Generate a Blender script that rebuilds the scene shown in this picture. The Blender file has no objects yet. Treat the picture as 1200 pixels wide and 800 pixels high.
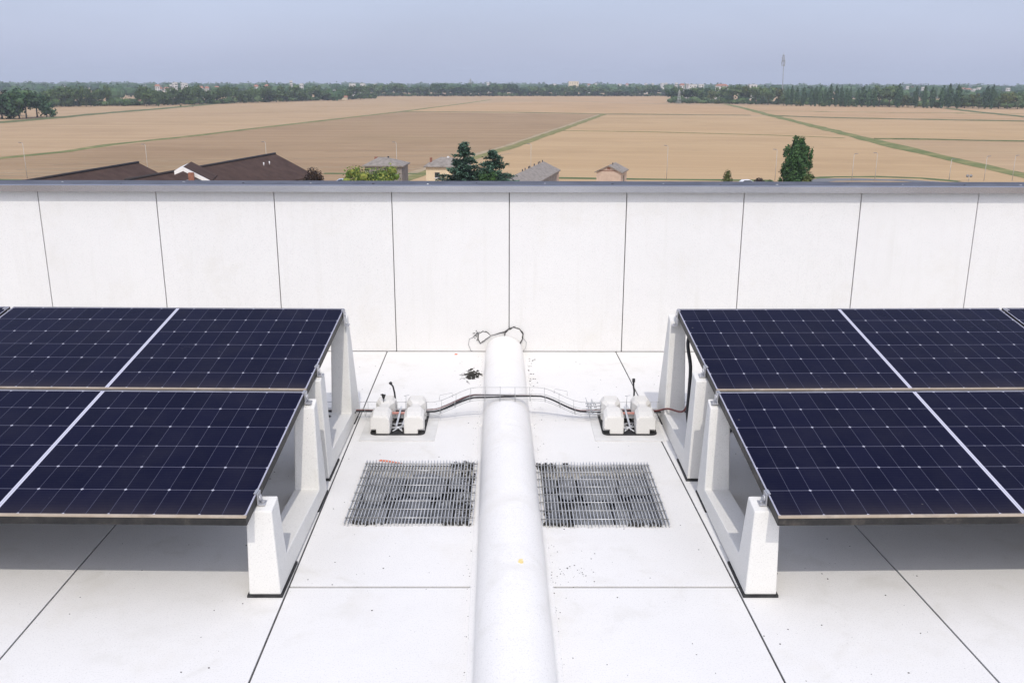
import bpy, bmesh, math, random
from mathutils import Vector, Matrix, noise as mnoise
R = math.radians
random.seed(7)
scn = bpy.context.scene
C = scn.collection

# ------------------------------------------------------------------ camera
CAM_H, PITCH, YAW, ROLL, FPX = 2.1906, .2728, -.0049, -.0026, 1081.5
c_, s_ = math.cos(PITCH), math.sin(PITCH)
cy, sy = math.cos(YAW), math.sin(YAW)
r0 = Vector((cy, sy, 0)); FW = Vector((-sy*c_, cy*c_, -s_)); u0 = Vector((-sy*s_, cy*s_, c_))
RT = r0*math.cos(ROLL) - u0*math.sin(ROLL)
UP = r0*math.sin(ROLL) + u0*math.cos(ROLL)
EYE = Vector((0, 0, CAM_H))
cam_d = bpy.data.cameras.new('camera'); cam = bpy.data.objects.new('camera', cam_d); C.objects.link(cam)
M = Matrix.Identity(4)
for i in range(3):
    M[i][0], M[i][1], M[i][2] = RT[i], UP[i], -FW[i]
    M[i][3] = EYE[i]
cam.matrix_world = M
cam_d.sensor_width = 36; cam_d.lens = 36*FPX/1200
cam_d.clip_start = .05; cam_d.clip_end = 20000
scn.camera = cam

GZ = -20.0                                  # the street level, far below the roof
def ground_at(u, v, z=GZ):
    d = FW + RT*((u-600)/FPX) - UP*((v-400)/FPX)
    t = (z-CAM_H)/d.z
    return EYE + d*t
def height_at(u, v, y):
    d = FW + RT*((u-600)/FPX) - UP*((v-400)/FPX)
    return EYE + d*(y/d.y)

# ------------------------------------------------------------------ helpers
class MB:
    def __init__(s): s.v = []; s.f = []; s.m = []; s.sm = []
    def add(s, vs, fs, mi=0, smooth=False):
        o = len(s.v); s.v += [tuple(p) for p in vs]
        for f in fs:
            s.f.append(tuple(i+o for i in f)); s.m.append(mi); s.sm.append(smooth)
    def box(s, x0, x1, y0, y1, z0, z1, mi=0):
        s.hexa([(x0,y0,z0),(x1,y0,z0),(x1,y1,z0),(x0,y1,z0)], [(x0,y0,z1),(x1,y0,z1),(x1,y1,z1),(x0,y1,z1)], mi)
    def hexa(s, b, t, mi=0):
        n = len(b)
        s.add(list(b)+list(t), [tuple(range(n-1,-1,-1)), tuple(range(n,2*n))] + [(i,(i+1)%n,n+(i+1)%n,n+i) for i in range(n)], mi)
    def tube(s, pts, r, seg=8, mi=0, smooth=True, cap=True):
        pts = [Vector(p) for p in pts]
        rs = r if isinstance(r, (list, tuple)) else [r]*len(pts)
        vs = []; fs = []
        prev = None
        for i, p in enumerate(pts):
            t = (pts[min(i+1,len(pts)-1)] - pts[max(i-1,0)]).normalized()
            if prev is None:
                a = Vector((0,0,1)) if abs(t.z) < .9 else Vector((1,0,0))
                n = t.cross(a).normalized()
            else:
                n = (prev - t*prev.dot(t)).normalized()
            prev = n; b = t.cross(n)
            for k in range(seg):
                an = 2*math.pi*k/seg
                vs.append(p + (n*math.cos(an)+b*math.sin(an))*rs[i])
        for i in range(len(pts)-1):
            for k in range(seg):
                fs.append((i*seg+k, i*seg+(k+1)%seg, (i+1)*seg+(k+1)%seg, (i+1)*seg+k))
        if cap:
            fs.append(tuple(range(seg-1,-1,-1))); o = (len(pts)-1)*seg; fs.append(tuple(range(o,o+seg)))
        s.add(vs, fs, mi, smooth)
    def loft(s, rings, mi=0, smooth=False, cap=True):
        n = len(rings[0]); vs = [p for r in rings for p in r]; fs = []
        for i in range(len(rings)-1):
            for k in range(n):
                fs.append((i*n+k, i*n+(k+1)%n, (i+1)*n+(k+1)%n, (i+1)*n+k))
        if cap: fs.append(tuple(range(n-1,-1,-1))); o=(len(rings)-1)*n; fs.append(tuple(range(o,o+n)))
        s.add(vs, fs, mi, smooth)
    def build(s, name, mats, parent=None, bevel=0, loc=None, fix=True):
        me = bpy.data.meshes.new(name); me.from_pydata(s.v, [], s.f)
        mats = mats if isinstance(mats, (list, tuple)) else [mats]
        for m in mats: me.materials.append(m)
        me.polygons.foreach_set('material_index', s.m)
        me.polygons.foreach_set('use_smooth', s.sm)
        if fix:
            bm = bmesh.new(); bm.from_mesh(me); bmesh.ops.recalc_face_normals(bm, faces=bm.faces); bm.to_mesh(me); bm.free()
        o = bpy.data.objects.new(name, me); C.objects.link(o)
        if parent is not None: o.parent = parent
        if loc is not None: o.location = loc
        if bevel:
            b = o.modifiers.new('bevel', 'BEVEL'); b.width = bevel; b.segments = 2; b.limit_method = 'ANGLE'; b.angle_limit = R(35)
        return o
def tag(o, label=None, cat=None, group=None, kind=None):
    if label: o['label'] = label
    if cat: o['category'] = cat
    if group: o['group'] = group
    if kind: o['kind'] = kind
    return o
def thing(name, label, cat, loc=(0,0,0), rz=0, group=None):
    o = bpy.data.objects.new(name, None); C.objects.link(o)
    o.location = loc; o.rotation_euler = (0,0,rz); o.empty_display_size = .1
    return tag(o, label, cat, group)
def copy_tree(o, parent=None):
    n = o.copy(); C.objects.link(n)
    if parent is not None: n.parent = parent
    for ch in list(o.children): copy_tree(ch, n)
    return n

# ------------------------------------------------------------------ materials
class NT:
    def __init__(s, name, rough=.6, metal=0, spec=.5):
        s.m = bpy.data.materials.new(name); s.m.use_nodes = True
        s.t = s.m.node_tree; s.t.nodes.clear()
        s.out = s.n('ShaderNodeOutputMaterial'); s.b = s.n('ShaderNodeBsdfPrincipled')
        s.t.links.new(s.b.outputs[0], s.out.inputs[0])
        s.b.inputs['Roughness'].default_value = rough; s.b.inputs['Metallic'].default_value = metal
        s.b.inputs['Specular IOR Level'].default_value = spec
    def n(s, t, **kw):
        x = s.t.nodes.new(t)
        for k, v in kw.items(): setattr(x, k, v)
        return x
    def l(s, a, b): s.t.links.new(a, b)
    def coord(s, which='Object', scale=(1,1,1)):
        c = s.n('ShaderNodeTexCoord'); mp = s.n('ShaderNodeMapping'); mp.inputs['Scale'].default_value = scale
        s.l(c.outputs[which], mp.inputs[0]); return mp.outputs[0]
    def noise(s, vec, scale, detail=4, rough=.55, dim='3D'):
        x = s.n('ShaderNodeTexNoise'); x.inputs['Scale'].default_value = scale; x.inputs['Detail'].default_value = detail; x.inputs['Roughness'].default_value = rough
        if vec is not None: s.l(vec, x.inputs['Vector'])
        return x.outputs[0]
    def ramp(s, fac, stops):
        x = s.n('ShaderNodeValToRGB'); e = x.color_ramp.elements
        while len(e) < len(stops): e.new(.5)
        for el, (p, col) in zip(e, stops):
            el.position = p; el.color = (*col, 1) if len(col) == 3 else col
        s.l(fac, x.inputs[0]); return x.outputs[0]
    def mix(s, f, a, b, mode='MIX'):
        x = s.n('ShaderNodeMix', data_type='RGBA', blend_type=mode)
        for sock, v in ((x.inputs[0], f), (x.inputs[6], a), (x.inputs[7], b)):
            if hasattr(v, 'is_output'): s.l(v, sock)
            elif isinstance(v, (int, float)): sock.default_value = v
            else: sock.default_value = (*v, 1)
        return x.outputs[2]
    def math(s, op, a, b=None, c=None):
        x = s.n('ShaderNodeMath', operation=op)
        for i, v in enumerate((a, b, c)):
            if v is None: continue
            if hasattr(v, 'is_output'): s.l(v, x.inputs[i])
            else: x.inputs[i].default_value = v
        return x.outputs[0]
    def base(s, v):
        if hasattr(v, 'is_output'): s.l(v, s.b.inputs['Base Color'])
        else: s.b.inputs['Base Color'].default_value = (*v, 1)
        return s
    def bump(s, h, strength=.3, dist=.01):
        x = s.n('ShaderNodeBump'); x.inputs['Strength'].default_value = strength; x.inputs['Distance'].default_value = dist
        s.l(h, x.inputs['Height']); s.l(x.outputs[0], s.b.inputs['Normal'])
    def rough(s, v): s.l(v, s.b.inputs['Roughness'])

def mottled(name, a, b, scale=20, rough=.7, metal=0, spec=.4, bump=0, bscale=None, dist=.003):
    t = NT(name, rough, metal, spec); v = t.coord()
    t.base(t.ramp(t.noise(v, scale, 5), [(.35, a), (.65, b)]))
    if bump: t.bump(t.noise(v, bscale or scale*3, 4), bump, dist)
    return t.m

def roof_white(name, base, speck=.5, streaks=False):
    t = NT(name, .82, 0, .25); v = t.coord('Object')
    big = t.noise(v, .9, 5, .6); mid = t.noise(v, 9, 4)
    col = t.ramp(big, [(.3, tuple(x*.95 for x in base)), (.7, base)])
    col = t.mix(t.ramp(mid, [(.35, (.16,.16,.16)), (.6, (0,0,0))]), col, tuple(x*.9 for x in base))
    # coarse plaster grain and little dark pits
    fine = t.noise(v, 160, 3, .6)
    col = t.mix(t.ramp(fine, [(.33, (.55,.55,.55)), (.45, (0,0,0))]), col, tuple(x*.70 for x in base))
    gr = t.noise(v, 48, 4, .7)
    col = t.mix(t.ramp(gr, [(.30, (.4,.4,.4)), (.40, (0,0,0))]), col, tuple(x*.78 for x in base))
    pits = t.n('ShaderNodeTexVoronoi'); pits.inputs['Scale'].default_value = 22; t.l(v, pits.inputs['Vector'])
    pm = t.math('LESS_THAN', pits.outputs['Distance'], .055)
    gate = t.math('GREATER_THAN', t.noise(v, 3.1, 3), .53)
    col = t.mix(t.math('MULTIPLY', t.math('MULTIPLY', pm, gate), .8*speck), col, (.18,.17,.16))
    stain = t.noise(v, 2.3, 6, .7)
    col = t.mix(t.ramp(stain, [(.54, (0,0,0)), (.72, (.42,.42,.42))]), col, (base[0]*.86, base[1]*.84, base[2]*.79))
    if streaks:                                   # faint run-off marks down the wall
        sv = t.coord('Object', (9, 1, .55)); st = t.noise(sv, 1.6, 5, .65)
        col = t.mix(t.ramp(st, [(.54, (0,0,0)), (.74, (.32,.32,.32))]), col, (base[0]*.84, base[1]*.83, base[2]*.80))
    else:                                         # dried puddle rims and old footmarks
        pv = t.noise(v, .75, 3, .5); ring = t.ramp(pv, [(.50, (0,0,0)), (.535, (.5,.5,.5)), (.55, (0,0,0)), (.62, (0,0,0)), (.635, (.35,.35,.35)), (.65, (0,0,0))])
        brk = t.ramp(t.noise(v, 5.5, 4, .7), [(.45, (0,0,0)), (.65, (1,1,1))])
        col = t.mix(t.mix(1.0, ring, brk, 'MULTIPLY'), col, (base[0]*.80, base[1]*.79, base[2]*.75))
    t.base(col)
    t.bump(t.math('ADD', t.math('MULTIPLY', fine, .7), t.math('ADD', t.math('MULTIPLY', mid, .8), t.math('MULTIPLY', t.noise(v, 2.2, 3), 3.0))), .25, .004)
    return t.m
M_FLOOR = roof_white('white_roof_coating', (.765,.748,.712))
M_WALL = roof_white('white_wall_panel', (.76,.746,.716), .45, True)
M_DUCT = roof_white('white_duct_coating', (.81,.79,.75), .4)
M_CONC = roof_white('white_cast_concrete', (.75,.735,.69), 1.0)
M_BLOCK = roof_white('ballast_plastic', (.74,.72,.67), .3)
M_PAD = mottled('beige_floor_sheet', (.60,.59,.56), (.70,.69,.66), 7, .85)
M_JOINT = mottled('joint_sealant', (.045,.043,.04), (.10,.097,.09), 30, .8)
M_BLACK = mottled('black_rubber', (.012,.012,.013), (.035,.035,.035), 40, .7, bump=.2)
M_CABLE = mottled('black_cable_sheath', (.012,.012,.014), (.025,.025,.028), 20, .45)
M_RED = mottled('red_cable_sheath', (.12,.022,.022), (.18,.035,.032), 20, .45)
M_ZINC = mottled('galvanised_steel', (.46,.47,.48), (.62,.63,.64), 25, .5, .4)
M_WIRE = mottled('tray_wire', (.36,.36,.355), (.50,.50,.49), 25, .45, .6)
M_ALU = mottled('clamp_aluminium', (.42,.42,.43), (.56,.56,.57), 30, .42, .6)
M_MUD = mottled('dark_litter', (.015,.014,.012), (.06,.055,.045), 60, .95)
M_GREYMEM = mottled('grey_membrane', (.15,.155,.16), (.36,.365,.37), 9, .8, bump=.3)
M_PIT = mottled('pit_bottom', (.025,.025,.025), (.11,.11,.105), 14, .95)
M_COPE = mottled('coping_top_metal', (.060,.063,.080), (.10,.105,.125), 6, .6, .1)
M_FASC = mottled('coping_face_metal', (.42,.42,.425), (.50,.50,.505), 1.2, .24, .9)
M_DARKWALL = mottled('building_face', (.35,.35,.34), (.42,.42,.41), .5, .9)

# solar cells: one flat laminate, the cell pattern in metres from its centre
HALF_W, HALF_H = 1.047, .567
PX, PY, STRIP = .0936, .1848, .0095
def cell_material():
    t = NT('solar_laminate', .16, 0, .022)
    tc = t.n('ShaderNodeTexCoord'); sp = t.n('ShaderNodeSeparateXYZ'); t.l(tc.outputs['Object'], sp.inputs[0])
    ax = t.math('SUBTRACT', t.math('ABSOLUTE', sp.outputs[0]), STRIP)          # from the middle strip outwards
    yy = t.math('ADD', sp.outputs[1], PY*3)
    qx = t.math('DIVIDE', ax, PX); qy = t.math('DIVIDE', yy, PY)
    def near(q, p):                                                            # distance to nearest grid line, in metres
        return t.math('MULTIPLY', t.math('ABSOLUTE', t.math('SUBTRACT', q, t.math('ROUND', q))), p)
    dx, dy = near(qx, PX), near(qy, PY)
    lx = t.math('LESS_THAN', dx, .0009); ly = t.math('LESS_THAN', dy, .0013)
    even = t.math('LESS_THAN', t.math('MODULO', t.math('ADD', t.math('ROUND', qx), 1), 2), .5)
    rad = t.math('ADD', t.math('MULTIPLY', even, .0058), .0020)
    dm = t.math('LESS_THAN', t.math('ADD', dx, dy), rad)
    out = t.math('MAXIMUM', t.math('LESS_THAN', ax, 0), t.math('GREATER_THAN', ax, PX*11))
    out = t.math('MAXIMUM', out, t.math('GREATER_THAN', t.math('ABSOLUTE', sp.outputs[1]), PY*3))
    ridx = t.math('FLOOR', qy); cidx = t.math('FLOOR', qx)
    cm = t.n('ShaderNodeCombineXYZ'); t.l(cidx, cm.inputs[0]); t.l(ridx, cm.inputs[1])
    sg = t.math('SIGN', sp.outputs[0]); t.l(sg, cm.inputs[2])
    wn = t.n('ShaderNodeTexWhiteNoise', noise_dimensions='3D'); t.l(cm.outputs[0], wn.inputs['Vector'])
    cell = t.mix(wn.outputs['Value'], (.0058,.0066,.0205), (.0078,.0086,.0255))
    v = t.coord('Object')
    dust = t.ramp(t.noise(v, 3.0, 6, .65), [(.45, (0,0,0)), (.8, (.022,.022,.022))])
    cell = t.mix(dust, cell, (.32,.29,.25))
    spots = t.n('ShaderNodeTexVoronoi'); spots.inputs['Scale'].default_value = 9; t.l(v, spots.inputs['Vector'])
    sm = t.math('MULTIPLY', t.math('LESS_THAN', spots.outputs['Distance'], .05), t.math('GREATER_THAN', t.noise(v, 1.7, 2), .55))
    cell = t.mix(t.math('MULTIPLY', sm, .16), cell, (.4,.38,.35))
    low = t.math('MULTIPLY', t.math('POWER', t.math('MAXIMUM', t.math('SUBTRACT', 0, t.math('DIVIDE', sp.outputs[1], HALF_H)), 0), 9), t.noise(v, 5, 5, .7))
    cell = t.mix(t.math('MULTIPLY', low, .16), cell, (.33,.27,.20))          # silt held back by the lower rail
    # nine fine busbar wires across each half cell
    bb = near(t.math('MULTIPLY', qy, 9.0), PY/9)
    cell = t.mix(t.math('MULTIPLY', t.math('LESS_THAN', bb, .0003), .05), cell, (.3,.3,.34))
    c1 = t.mix(lx, cell, (.085,.087,.13)); c1 = t.mix(ly, c1, (.15,.15,.21)); c1 = t.mix(dm, c1, (.42,.42,.49))
    strip = t.math('MULTIPLY', t.math('LESS_THAN', t.math('ABSOLUTE', sp.outputs[0]), .0015), .55)
    white = t.mix(strip, (.52,.52,.60), (.18,.18,.22))
    t.base(t.mix(out, c1, white))
    t.rough(t.ramp(t.noise(v, 6, 5), [(.3, (.10,.10,.10)), (.8, (.32,.32,.32))]))
    return t.m
M_CELL = cell_material()
def frame_material(name, a, b, c, scale):
    t = NT(name, .55, .25, .4); v = t.coord('Object', (1,1,1))
    n1 = t.noise(v, scale, 6, .7); n2 = t.noise(v, scale*3.3, 4)
    col = t.ramp(n1, [(.42, a), (.56, b), (.72, c)])
    t.base(t.mix(t.ramp(n2, [(.4, (0,0,0)), (.75, (.5,.5,.5))]), col, a)); return t.m
M_FRAME = frame_material('dark_panel_frame', (.018,.018,.018), (.034,.032,.030), (.11,.095,.08), 9)
M_FRAMETAN = frame_material('dusty_frame_edge', (.42,.34,.25), (.50,.42,.33), (.28,.23,.18), 6)
M_TOPLIP = mottled('frame_top_edge', (.14,.14,.15), (.22,.22,.24), 10, .5, .2)
M_LIP = mottled('frame_edge', (.32,.32,.38), (.44,.44,.52), 12, .5, .2)

# ------------------------------------------------------------------ world and sun
SUN_EL = 50.5; SUN_DX = -.06
w = bpy.data.worlds.new('World'); scn.world = w; w.use_nodes = True
wt = w.node_tree; wt.nodes.clear()
wo = wt.nodes.new('ShaderNodeOutputWorld'); bg = wt.nodes.new('ShaderNodeBackground')
sky = wt.nodes.new('ShaderNodeTexSky'); sky.sky_type = 'NISHITA'; sky.sun_disc = False
sky.sun_elevation = R(SUN_EL); sky.sun_rotation = R(180)
sky.air_density = 1.0; sky.dust_density = 4.0; sky.ozone_density = 2.2; sky.altitude = 100
# thin even veil of high haze over the clear sky
veil = wt.nodes.new('ShaderNodeMix'); veil.data_type = 'RGBA'; veil.blend_type = 'MIX'
veil.inputs[0].default_value = .62; veil.inputs[7].default_value = (4.95, 5.4, 7.3, 1)
wt.links.new(sky.outputs[0], veil.inputs[6])
# sky glow added round the sun to fill the shadows, and a slight unevenness of the veil
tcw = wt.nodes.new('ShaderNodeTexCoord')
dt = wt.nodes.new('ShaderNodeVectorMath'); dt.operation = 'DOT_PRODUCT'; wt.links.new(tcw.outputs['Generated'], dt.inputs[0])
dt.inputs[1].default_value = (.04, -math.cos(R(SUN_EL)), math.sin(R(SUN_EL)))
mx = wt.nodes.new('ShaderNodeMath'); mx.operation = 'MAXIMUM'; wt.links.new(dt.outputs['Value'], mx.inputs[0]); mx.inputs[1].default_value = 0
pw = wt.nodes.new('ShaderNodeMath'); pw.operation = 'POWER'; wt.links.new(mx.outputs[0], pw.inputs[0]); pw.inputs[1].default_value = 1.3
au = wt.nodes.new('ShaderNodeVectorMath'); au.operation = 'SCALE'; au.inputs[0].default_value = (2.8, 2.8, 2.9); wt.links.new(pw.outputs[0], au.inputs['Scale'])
mpw = wt.nodes.new('ShaderNodeMapping'); mpw.inputs['Scale'].default_value = (1.2, 1.2, 5); wt.links.new(tcw.outputs['Generated'], mpw.inputs[0])
nz = wt.nodes.new('ShaderNodeTexNoise'); nz.inputs['Scale'].default_value = 2.2; nz.inputs['Detail'].default_value = 5; wt.links.new(mpw.outputs[0], nz.inputs['Vector'])
mr = wt.nodes.new('ShaderNodeMapRange'); mr.inputs[1].default_value = .3; mr.inputs[2].default_value = .7; mr.inputs[3].default_value = .95; mr.inputs[4].default_value = 1.05; wt.links.new(nz.outputs[0], mr.inputs[0])
sc_ = wt.nodes.new('ShaderNodeVectorMath'); sc_.operation = 'SCALE'; wt.links.new(veil.outputs[2], sc_.inputs[0]); wt.links.new(mr.outputs[0], sc_.inputs['Scale'])
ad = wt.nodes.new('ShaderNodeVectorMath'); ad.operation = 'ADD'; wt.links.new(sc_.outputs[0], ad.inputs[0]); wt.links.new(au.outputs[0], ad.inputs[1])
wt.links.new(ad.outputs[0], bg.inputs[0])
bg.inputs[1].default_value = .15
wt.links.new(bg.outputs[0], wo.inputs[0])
sl = bpy.data.lights.new('sun', 'SUN'); sl.energy = 2.0; sl.angle = R(.5); sl.color = (1, .95, .88)
so = bpy.data.objects.new('sun', sl); C.objects.link(so)
ld = Vector((SUN_DX, math.cos(R(SUN_EL))/math.sin(R(SUN_EL)), -1)).normalized()
so.rotation_euler = ld.to_track_quat('-Z', 'Y').to_euler(); so.location = (0,-6,20)
vs = scn.view_settings; vs.view_transform = 'Standard'; vs.look = 'None'; vs.gamma = 1; vs.exposure = -.09; vs.use_curve_mapping = False

# ------------------------------------------------------------------ roof floor
JL = lambda y: -1.02 + (7.5-y)*.0090
JR = lambda y: .917 + (7.5-y)*.0312
OL = lambda y: -2.055 + (7.5-y)*.0125
OR_ = lambda y: 1.60 + (7.5-y)*.0610
g = .0045
fl = MB()
def slab(xa, xb, y0, y1, cuts_x=(), cuts_y=(), holes=()):
    """a slab between two joint lines, with rectangular openings left out; bottom is open because it lies on the base"""
    ys = [y0] + list(cuts_y) + [y1]
    for j in range(len(ys)-1):
        ya, yb = ys[j], ys[j+1]
        la = [xa(ya)] + list(cuts_x) + [xb(ya)]; lb = [xa(yb)] + list(cuts_x) + [xb(yb)]
        for i in range(len(la)-1):
            if (i, j) in holes: continue
            fl.add([(la[i],ya,0),(la[i+1],ya,0),(lb[i+1],yb,0),(lb[i],yb,0)], [(0,1,2,3)], 0)
    # rim faces
    for xf, fx in ((xa, 1), (xb, -1)):
        fl.add([(xf(y0),y0,0),(xf(y1),y1,0),(xf(y1),y1,-.008),(xf(y0),y0,-.008)], [(0,1,2,3)], 0)
    for y in (y0, y1):
        fl.add([(xa(y),y,0),(xb(y),y,0),(xb(y),y,-.008),(xa(y),y,-.008)], [(0,1,2,3)], 0)
K = lambda v: (lambda y: v)
off = lambda f, d: (lambda y: f(y)+d)
YB, YF = 7.5055, -14.0
slab(K(-6.9), off(lambda y: OL(y)-1.02, -g), YF, YB)
slab(off(lambda y: OL(y)-1.02, g), off(OL, -g), YF, YB)
slab(off(OL, g), off(JL, -g), YF, YB)
slab(off(JR, g), off(OR_, -g), YF, YB)
slab(off(OR_, g), off(lambda y: OR_(y)+1.02, -g), YF, YB)
slab(off(lambda y: OR_(y)+1.02, g), K(6.9), YF, YB)
HL = (-.815, -.20, 4.34, 5.09); HR = (.19, .808, 4.325, 5.07)
slab(off(JL, g), off(JR, -g), YF, 3.709)
slab(off(JL, g), off(JR, -g), 3.723, YB, (HL[0], HL[1], HR[0], HR[1]), (4.325, 4.34, 5.07, 5.09),
     {(1,2),(1,3),(3,1),(3,2)})
o = fl.build('roof_floor', M_FLOOR, fix=False); tag(o, kind='structure')
# openings in the base are left by building it from strips round the two pits
bs = MB()
def base_rect(x0,x1,y0,y1): bs.add([(x0,y0,-.006),(x1,y0,-.006),(x1,y1,-.006),(x0,y1,-.006)], [(0,1,2,3)])
base_rect(-6.9,6.9,YF,4.325); base_rect(-6.9,6.9,5.09,7.62)
base_rect(-6.9,HL[0],4.325,5.09); base_rect(HL[1],HR[0],4.325,5.09); base_rect(HR[1],6.9,4.325,5.09)
base_rect(HL[0],HL[1],4.325,4.34); base_rect(HR[0],HR[1],5.07,5.09)
tag(bs.build('roof_base', M_JOINT, fix=False), kind='structure')

# the shallow pits under the two gratings, lined with torn grey membrane
def pit(h, seed):
    rnd = random.Random(seed)
    x0,x1,y0,y1 = h; p = MB(); D = -.085
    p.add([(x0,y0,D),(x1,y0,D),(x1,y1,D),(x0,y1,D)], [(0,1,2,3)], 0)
    for a, b in (((x0,y0),(x1,y0)),((x1,y0),(x1,y1)),((x1,y1),(x0,y1)),((x0,y1),(x0,y0))):
        p.add([(*a,D),(*b,D),(*b,-.002),(*a,-.002)], [(0,1,2,3)], 2)
    W, H = x1-x0, y1-y0
    # pieces of lining: (x, y, w, h, depth) as shares of the pit
    pcs = [(.0,.03,.27,.40),(.0,.45,.22,.50),(.29,.02,.36,.50),(.24,.54,.13,.40),(.39,.53,.36,.43),(.67,.05,.17,.42),(.86,.04,.13,.30),(.85,.38,.14,.26),(.78,.66,.2,.3)]
    if seed > 5: pcs = [(1-a-c, 1-b-d, c, d) for a, b, c, d in pcs]
    for i, (a,b,c,d) in enumerate(pcs):
        n = 14; cx, cyy = x0+(a+c/2)*W, y0+(b+d/2)*H; ring = []
        for k in range(n):
            an = 2*math.pi*k/n; ca, sa = math.cos(an), math.sin(an)
            q = 1/max(abs(ca), abs(sa)); q = min(q, 1.25); q *= rnd.uniform(.88, 1.06)
            ring.append((cx+ca*q*c*W/2, cyy+sa*q*d*H/2, -.035-rnd.random()*.02))
        p.add(ring, [tuple(range(n))], 1)
    return tag(p.build('drain_pit', [M_PIT, M_GREYMEM, M_FLOOR], fix=False), kind='structure')
pit(HL, 3); pit(HR, 11)

def grating(x0, x1, y0, y1, label, skew, seed):
    rnd = random.Random(seed)
    t = thing('floor_grating', label, 'grating', ((x0+x1)/2, y0, 0), 0, 'steel gratings over the roof drains')
    W, H = x1-x0, y1-y0
    n = int(W/.0178); b = MB()
    for i in range(n+1):
        x = -W/2 + W*i/n; dz = rnd.uniform(-.001,.001); e = rnd.uniform(-.006,.006)
        b.box(x-.0021, x+.0021, e, H+e, .001, .020+dz)
    b.build('bearing_bars', M_ZINC, t)
    r = MB()
    for j in range(8):
        y = .055 + (H-.11)*j/7
        r.tube([(-W/2-.004, y, .0205), (W/2+.004, y, .0205)], .0030, 6)
    r.build('cross_rods', M_WIRE, t)
    return t
grating(-.838, -.180, 4.31, 5.125, 'galvanised bar grating on the floor left of the white duct', 0, 1)
grating(.163, .832, 4.293, 5.10, 'galvanised bar grating on the floor right of the white duct', 0, 2)

# dark leaf litter caught along the grating edges, loose specks on the floor
def lump(mb, x, y, z, r, rnd, flat=.6):
    n = 7; top = []; bot = []
    for k in range(n):
        a = 2*math.pi*k/n; q = r*rnd.uniform(.6,1.25)
        bot.append((x+math.cos(a)*q, y+math.sin(a)*q, z)); top.append((x+math.cos(a)*q*.6, y+math.sin(a)*q*.6, z+r*flat*rnd.uniform(.5,1)))
    mb.hexa(bot, top)
rnd = random.Random(5)
lit = MB()
for (xa, xb, ya, yb, n) in ((-.80,-.68,4.315,4.34,22),(-.66,-.58,4.32,4.34,6),(-.34,-.19,4.315,4.345,50),(-.33,-.2,5.05,5.13,60),(-.27,-.19,4.82,5.05,50),(-.27,-.19,4.40,4.64,60),
                            (.18,.34,4.30,4.33,34),(.62,.79,4.30,4.33,30),(.17,.29,5.02,5.10,50),(.33,.37,5.05,5.12,10),(.19,.3,4.42,4.5,20)):
    for _ in range(n): lump(lit, rnd.uniform(xa,xb), rnd.uniform(ya,yb), .002+rnd.random()*.012, rnd.uniform(.004,.012), rnd)
tag(lit.build('leaf_litter', M_MUD), 'black leaf litter caught along the edges of both gratings', 'litter', kind='stuff')
sp = MB()
for _ in range(260):
    lump(sp, rnd.uniform(-1.9,1.9), rnd.uniform(2.7,7.4), .0005, rnd.uniform(.0015,.0045), rnd, .4)
for _ in range(40): lump(sp, .30+rnd.gauss(0,.06), 3.85+rnd.gauss(0,.07), .0005, rnd.uniform(.001,.004), rnd, .4)
for _ in range(220):
    yy = rnd.uniform(2.6,7.3); sd_ = rnd.choice((-1,1)); hw_ = .165 if yy < 5.7 else .16
    lump(sp, .030-(yy-3)*.0135+sd_*(hw_+.012+abs(rnd.gauss(0,.02))), yy, .0005, rnd.uniform(.001,.0032), rnd, .4)
for _ in range(26): lump(sp, .165+abs(rnd.gauss(0,.03)), 6.55+rnd.uniform(0,.75), .0005, rnd.uniform(.002,.008), rnd, .4)
tag(sp.build('roof_grit', M_MUD), 'dark grit specks scattered over the white roof floor', 'grit', kind='stuff')
# matted dirt patch beside the duct
dp = MB()
for _ in range(90):
    a = rnd.gauss(0,1); b = rnd.gauss(0,1)
    lump(dp, -.268+a*.026-abs(b)*.010, 6.86+b*.055, .0006, rnd.uniform(.006,.017), rnd, .5)
for _ in range(24):
    x = -.30+rnd.gauss(0,.03); y = 6.84+rnd.gauss(0,.06); a = rnd.uniform(0,6.3)
    dp.tube([(x,y,.004),(x+.025*math.cos(a),y+.025*math.sin(a),.007),(x+.05*math.cos(a+.5),y+.05*math.sin(a+.5),.004)], .0012, 4)
tag(dp.build('dirt_clump', M_MUD), 'dark matted clump of dirt on the floor beside the far end of the duct', 'dirt', kind='stuff')
def flake(name, pts, z, col, label, cat):
    mb = MB(); mb.hexa([(x,y,z) for x,y in pts], [(x,y,z+.004) for x,y in pts])
    return tag(mb.build(name, mottled(name+'_colour', col, tuple(c*.8 for c in col), 60, .8)), label, cat)
flake('paper_scrap', [(-.775,5.155),(-.70,5.135),(-.63,5.12),(-.66,5.132),(-.72,5.16),(-.765,5.17)], .001, (.75,.22,.12), 'orange scrap lying at the far edge of the left grating', 'scrap')
flake('red_scrap', [(-.445,7.415),(-.425,7.41),(-.42,7.43),(-.44,7.438)], .001, (.75,.2,.12), 'tiny orange red scrap on the floor near the foot of the parapet', 'scrap')

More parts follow.
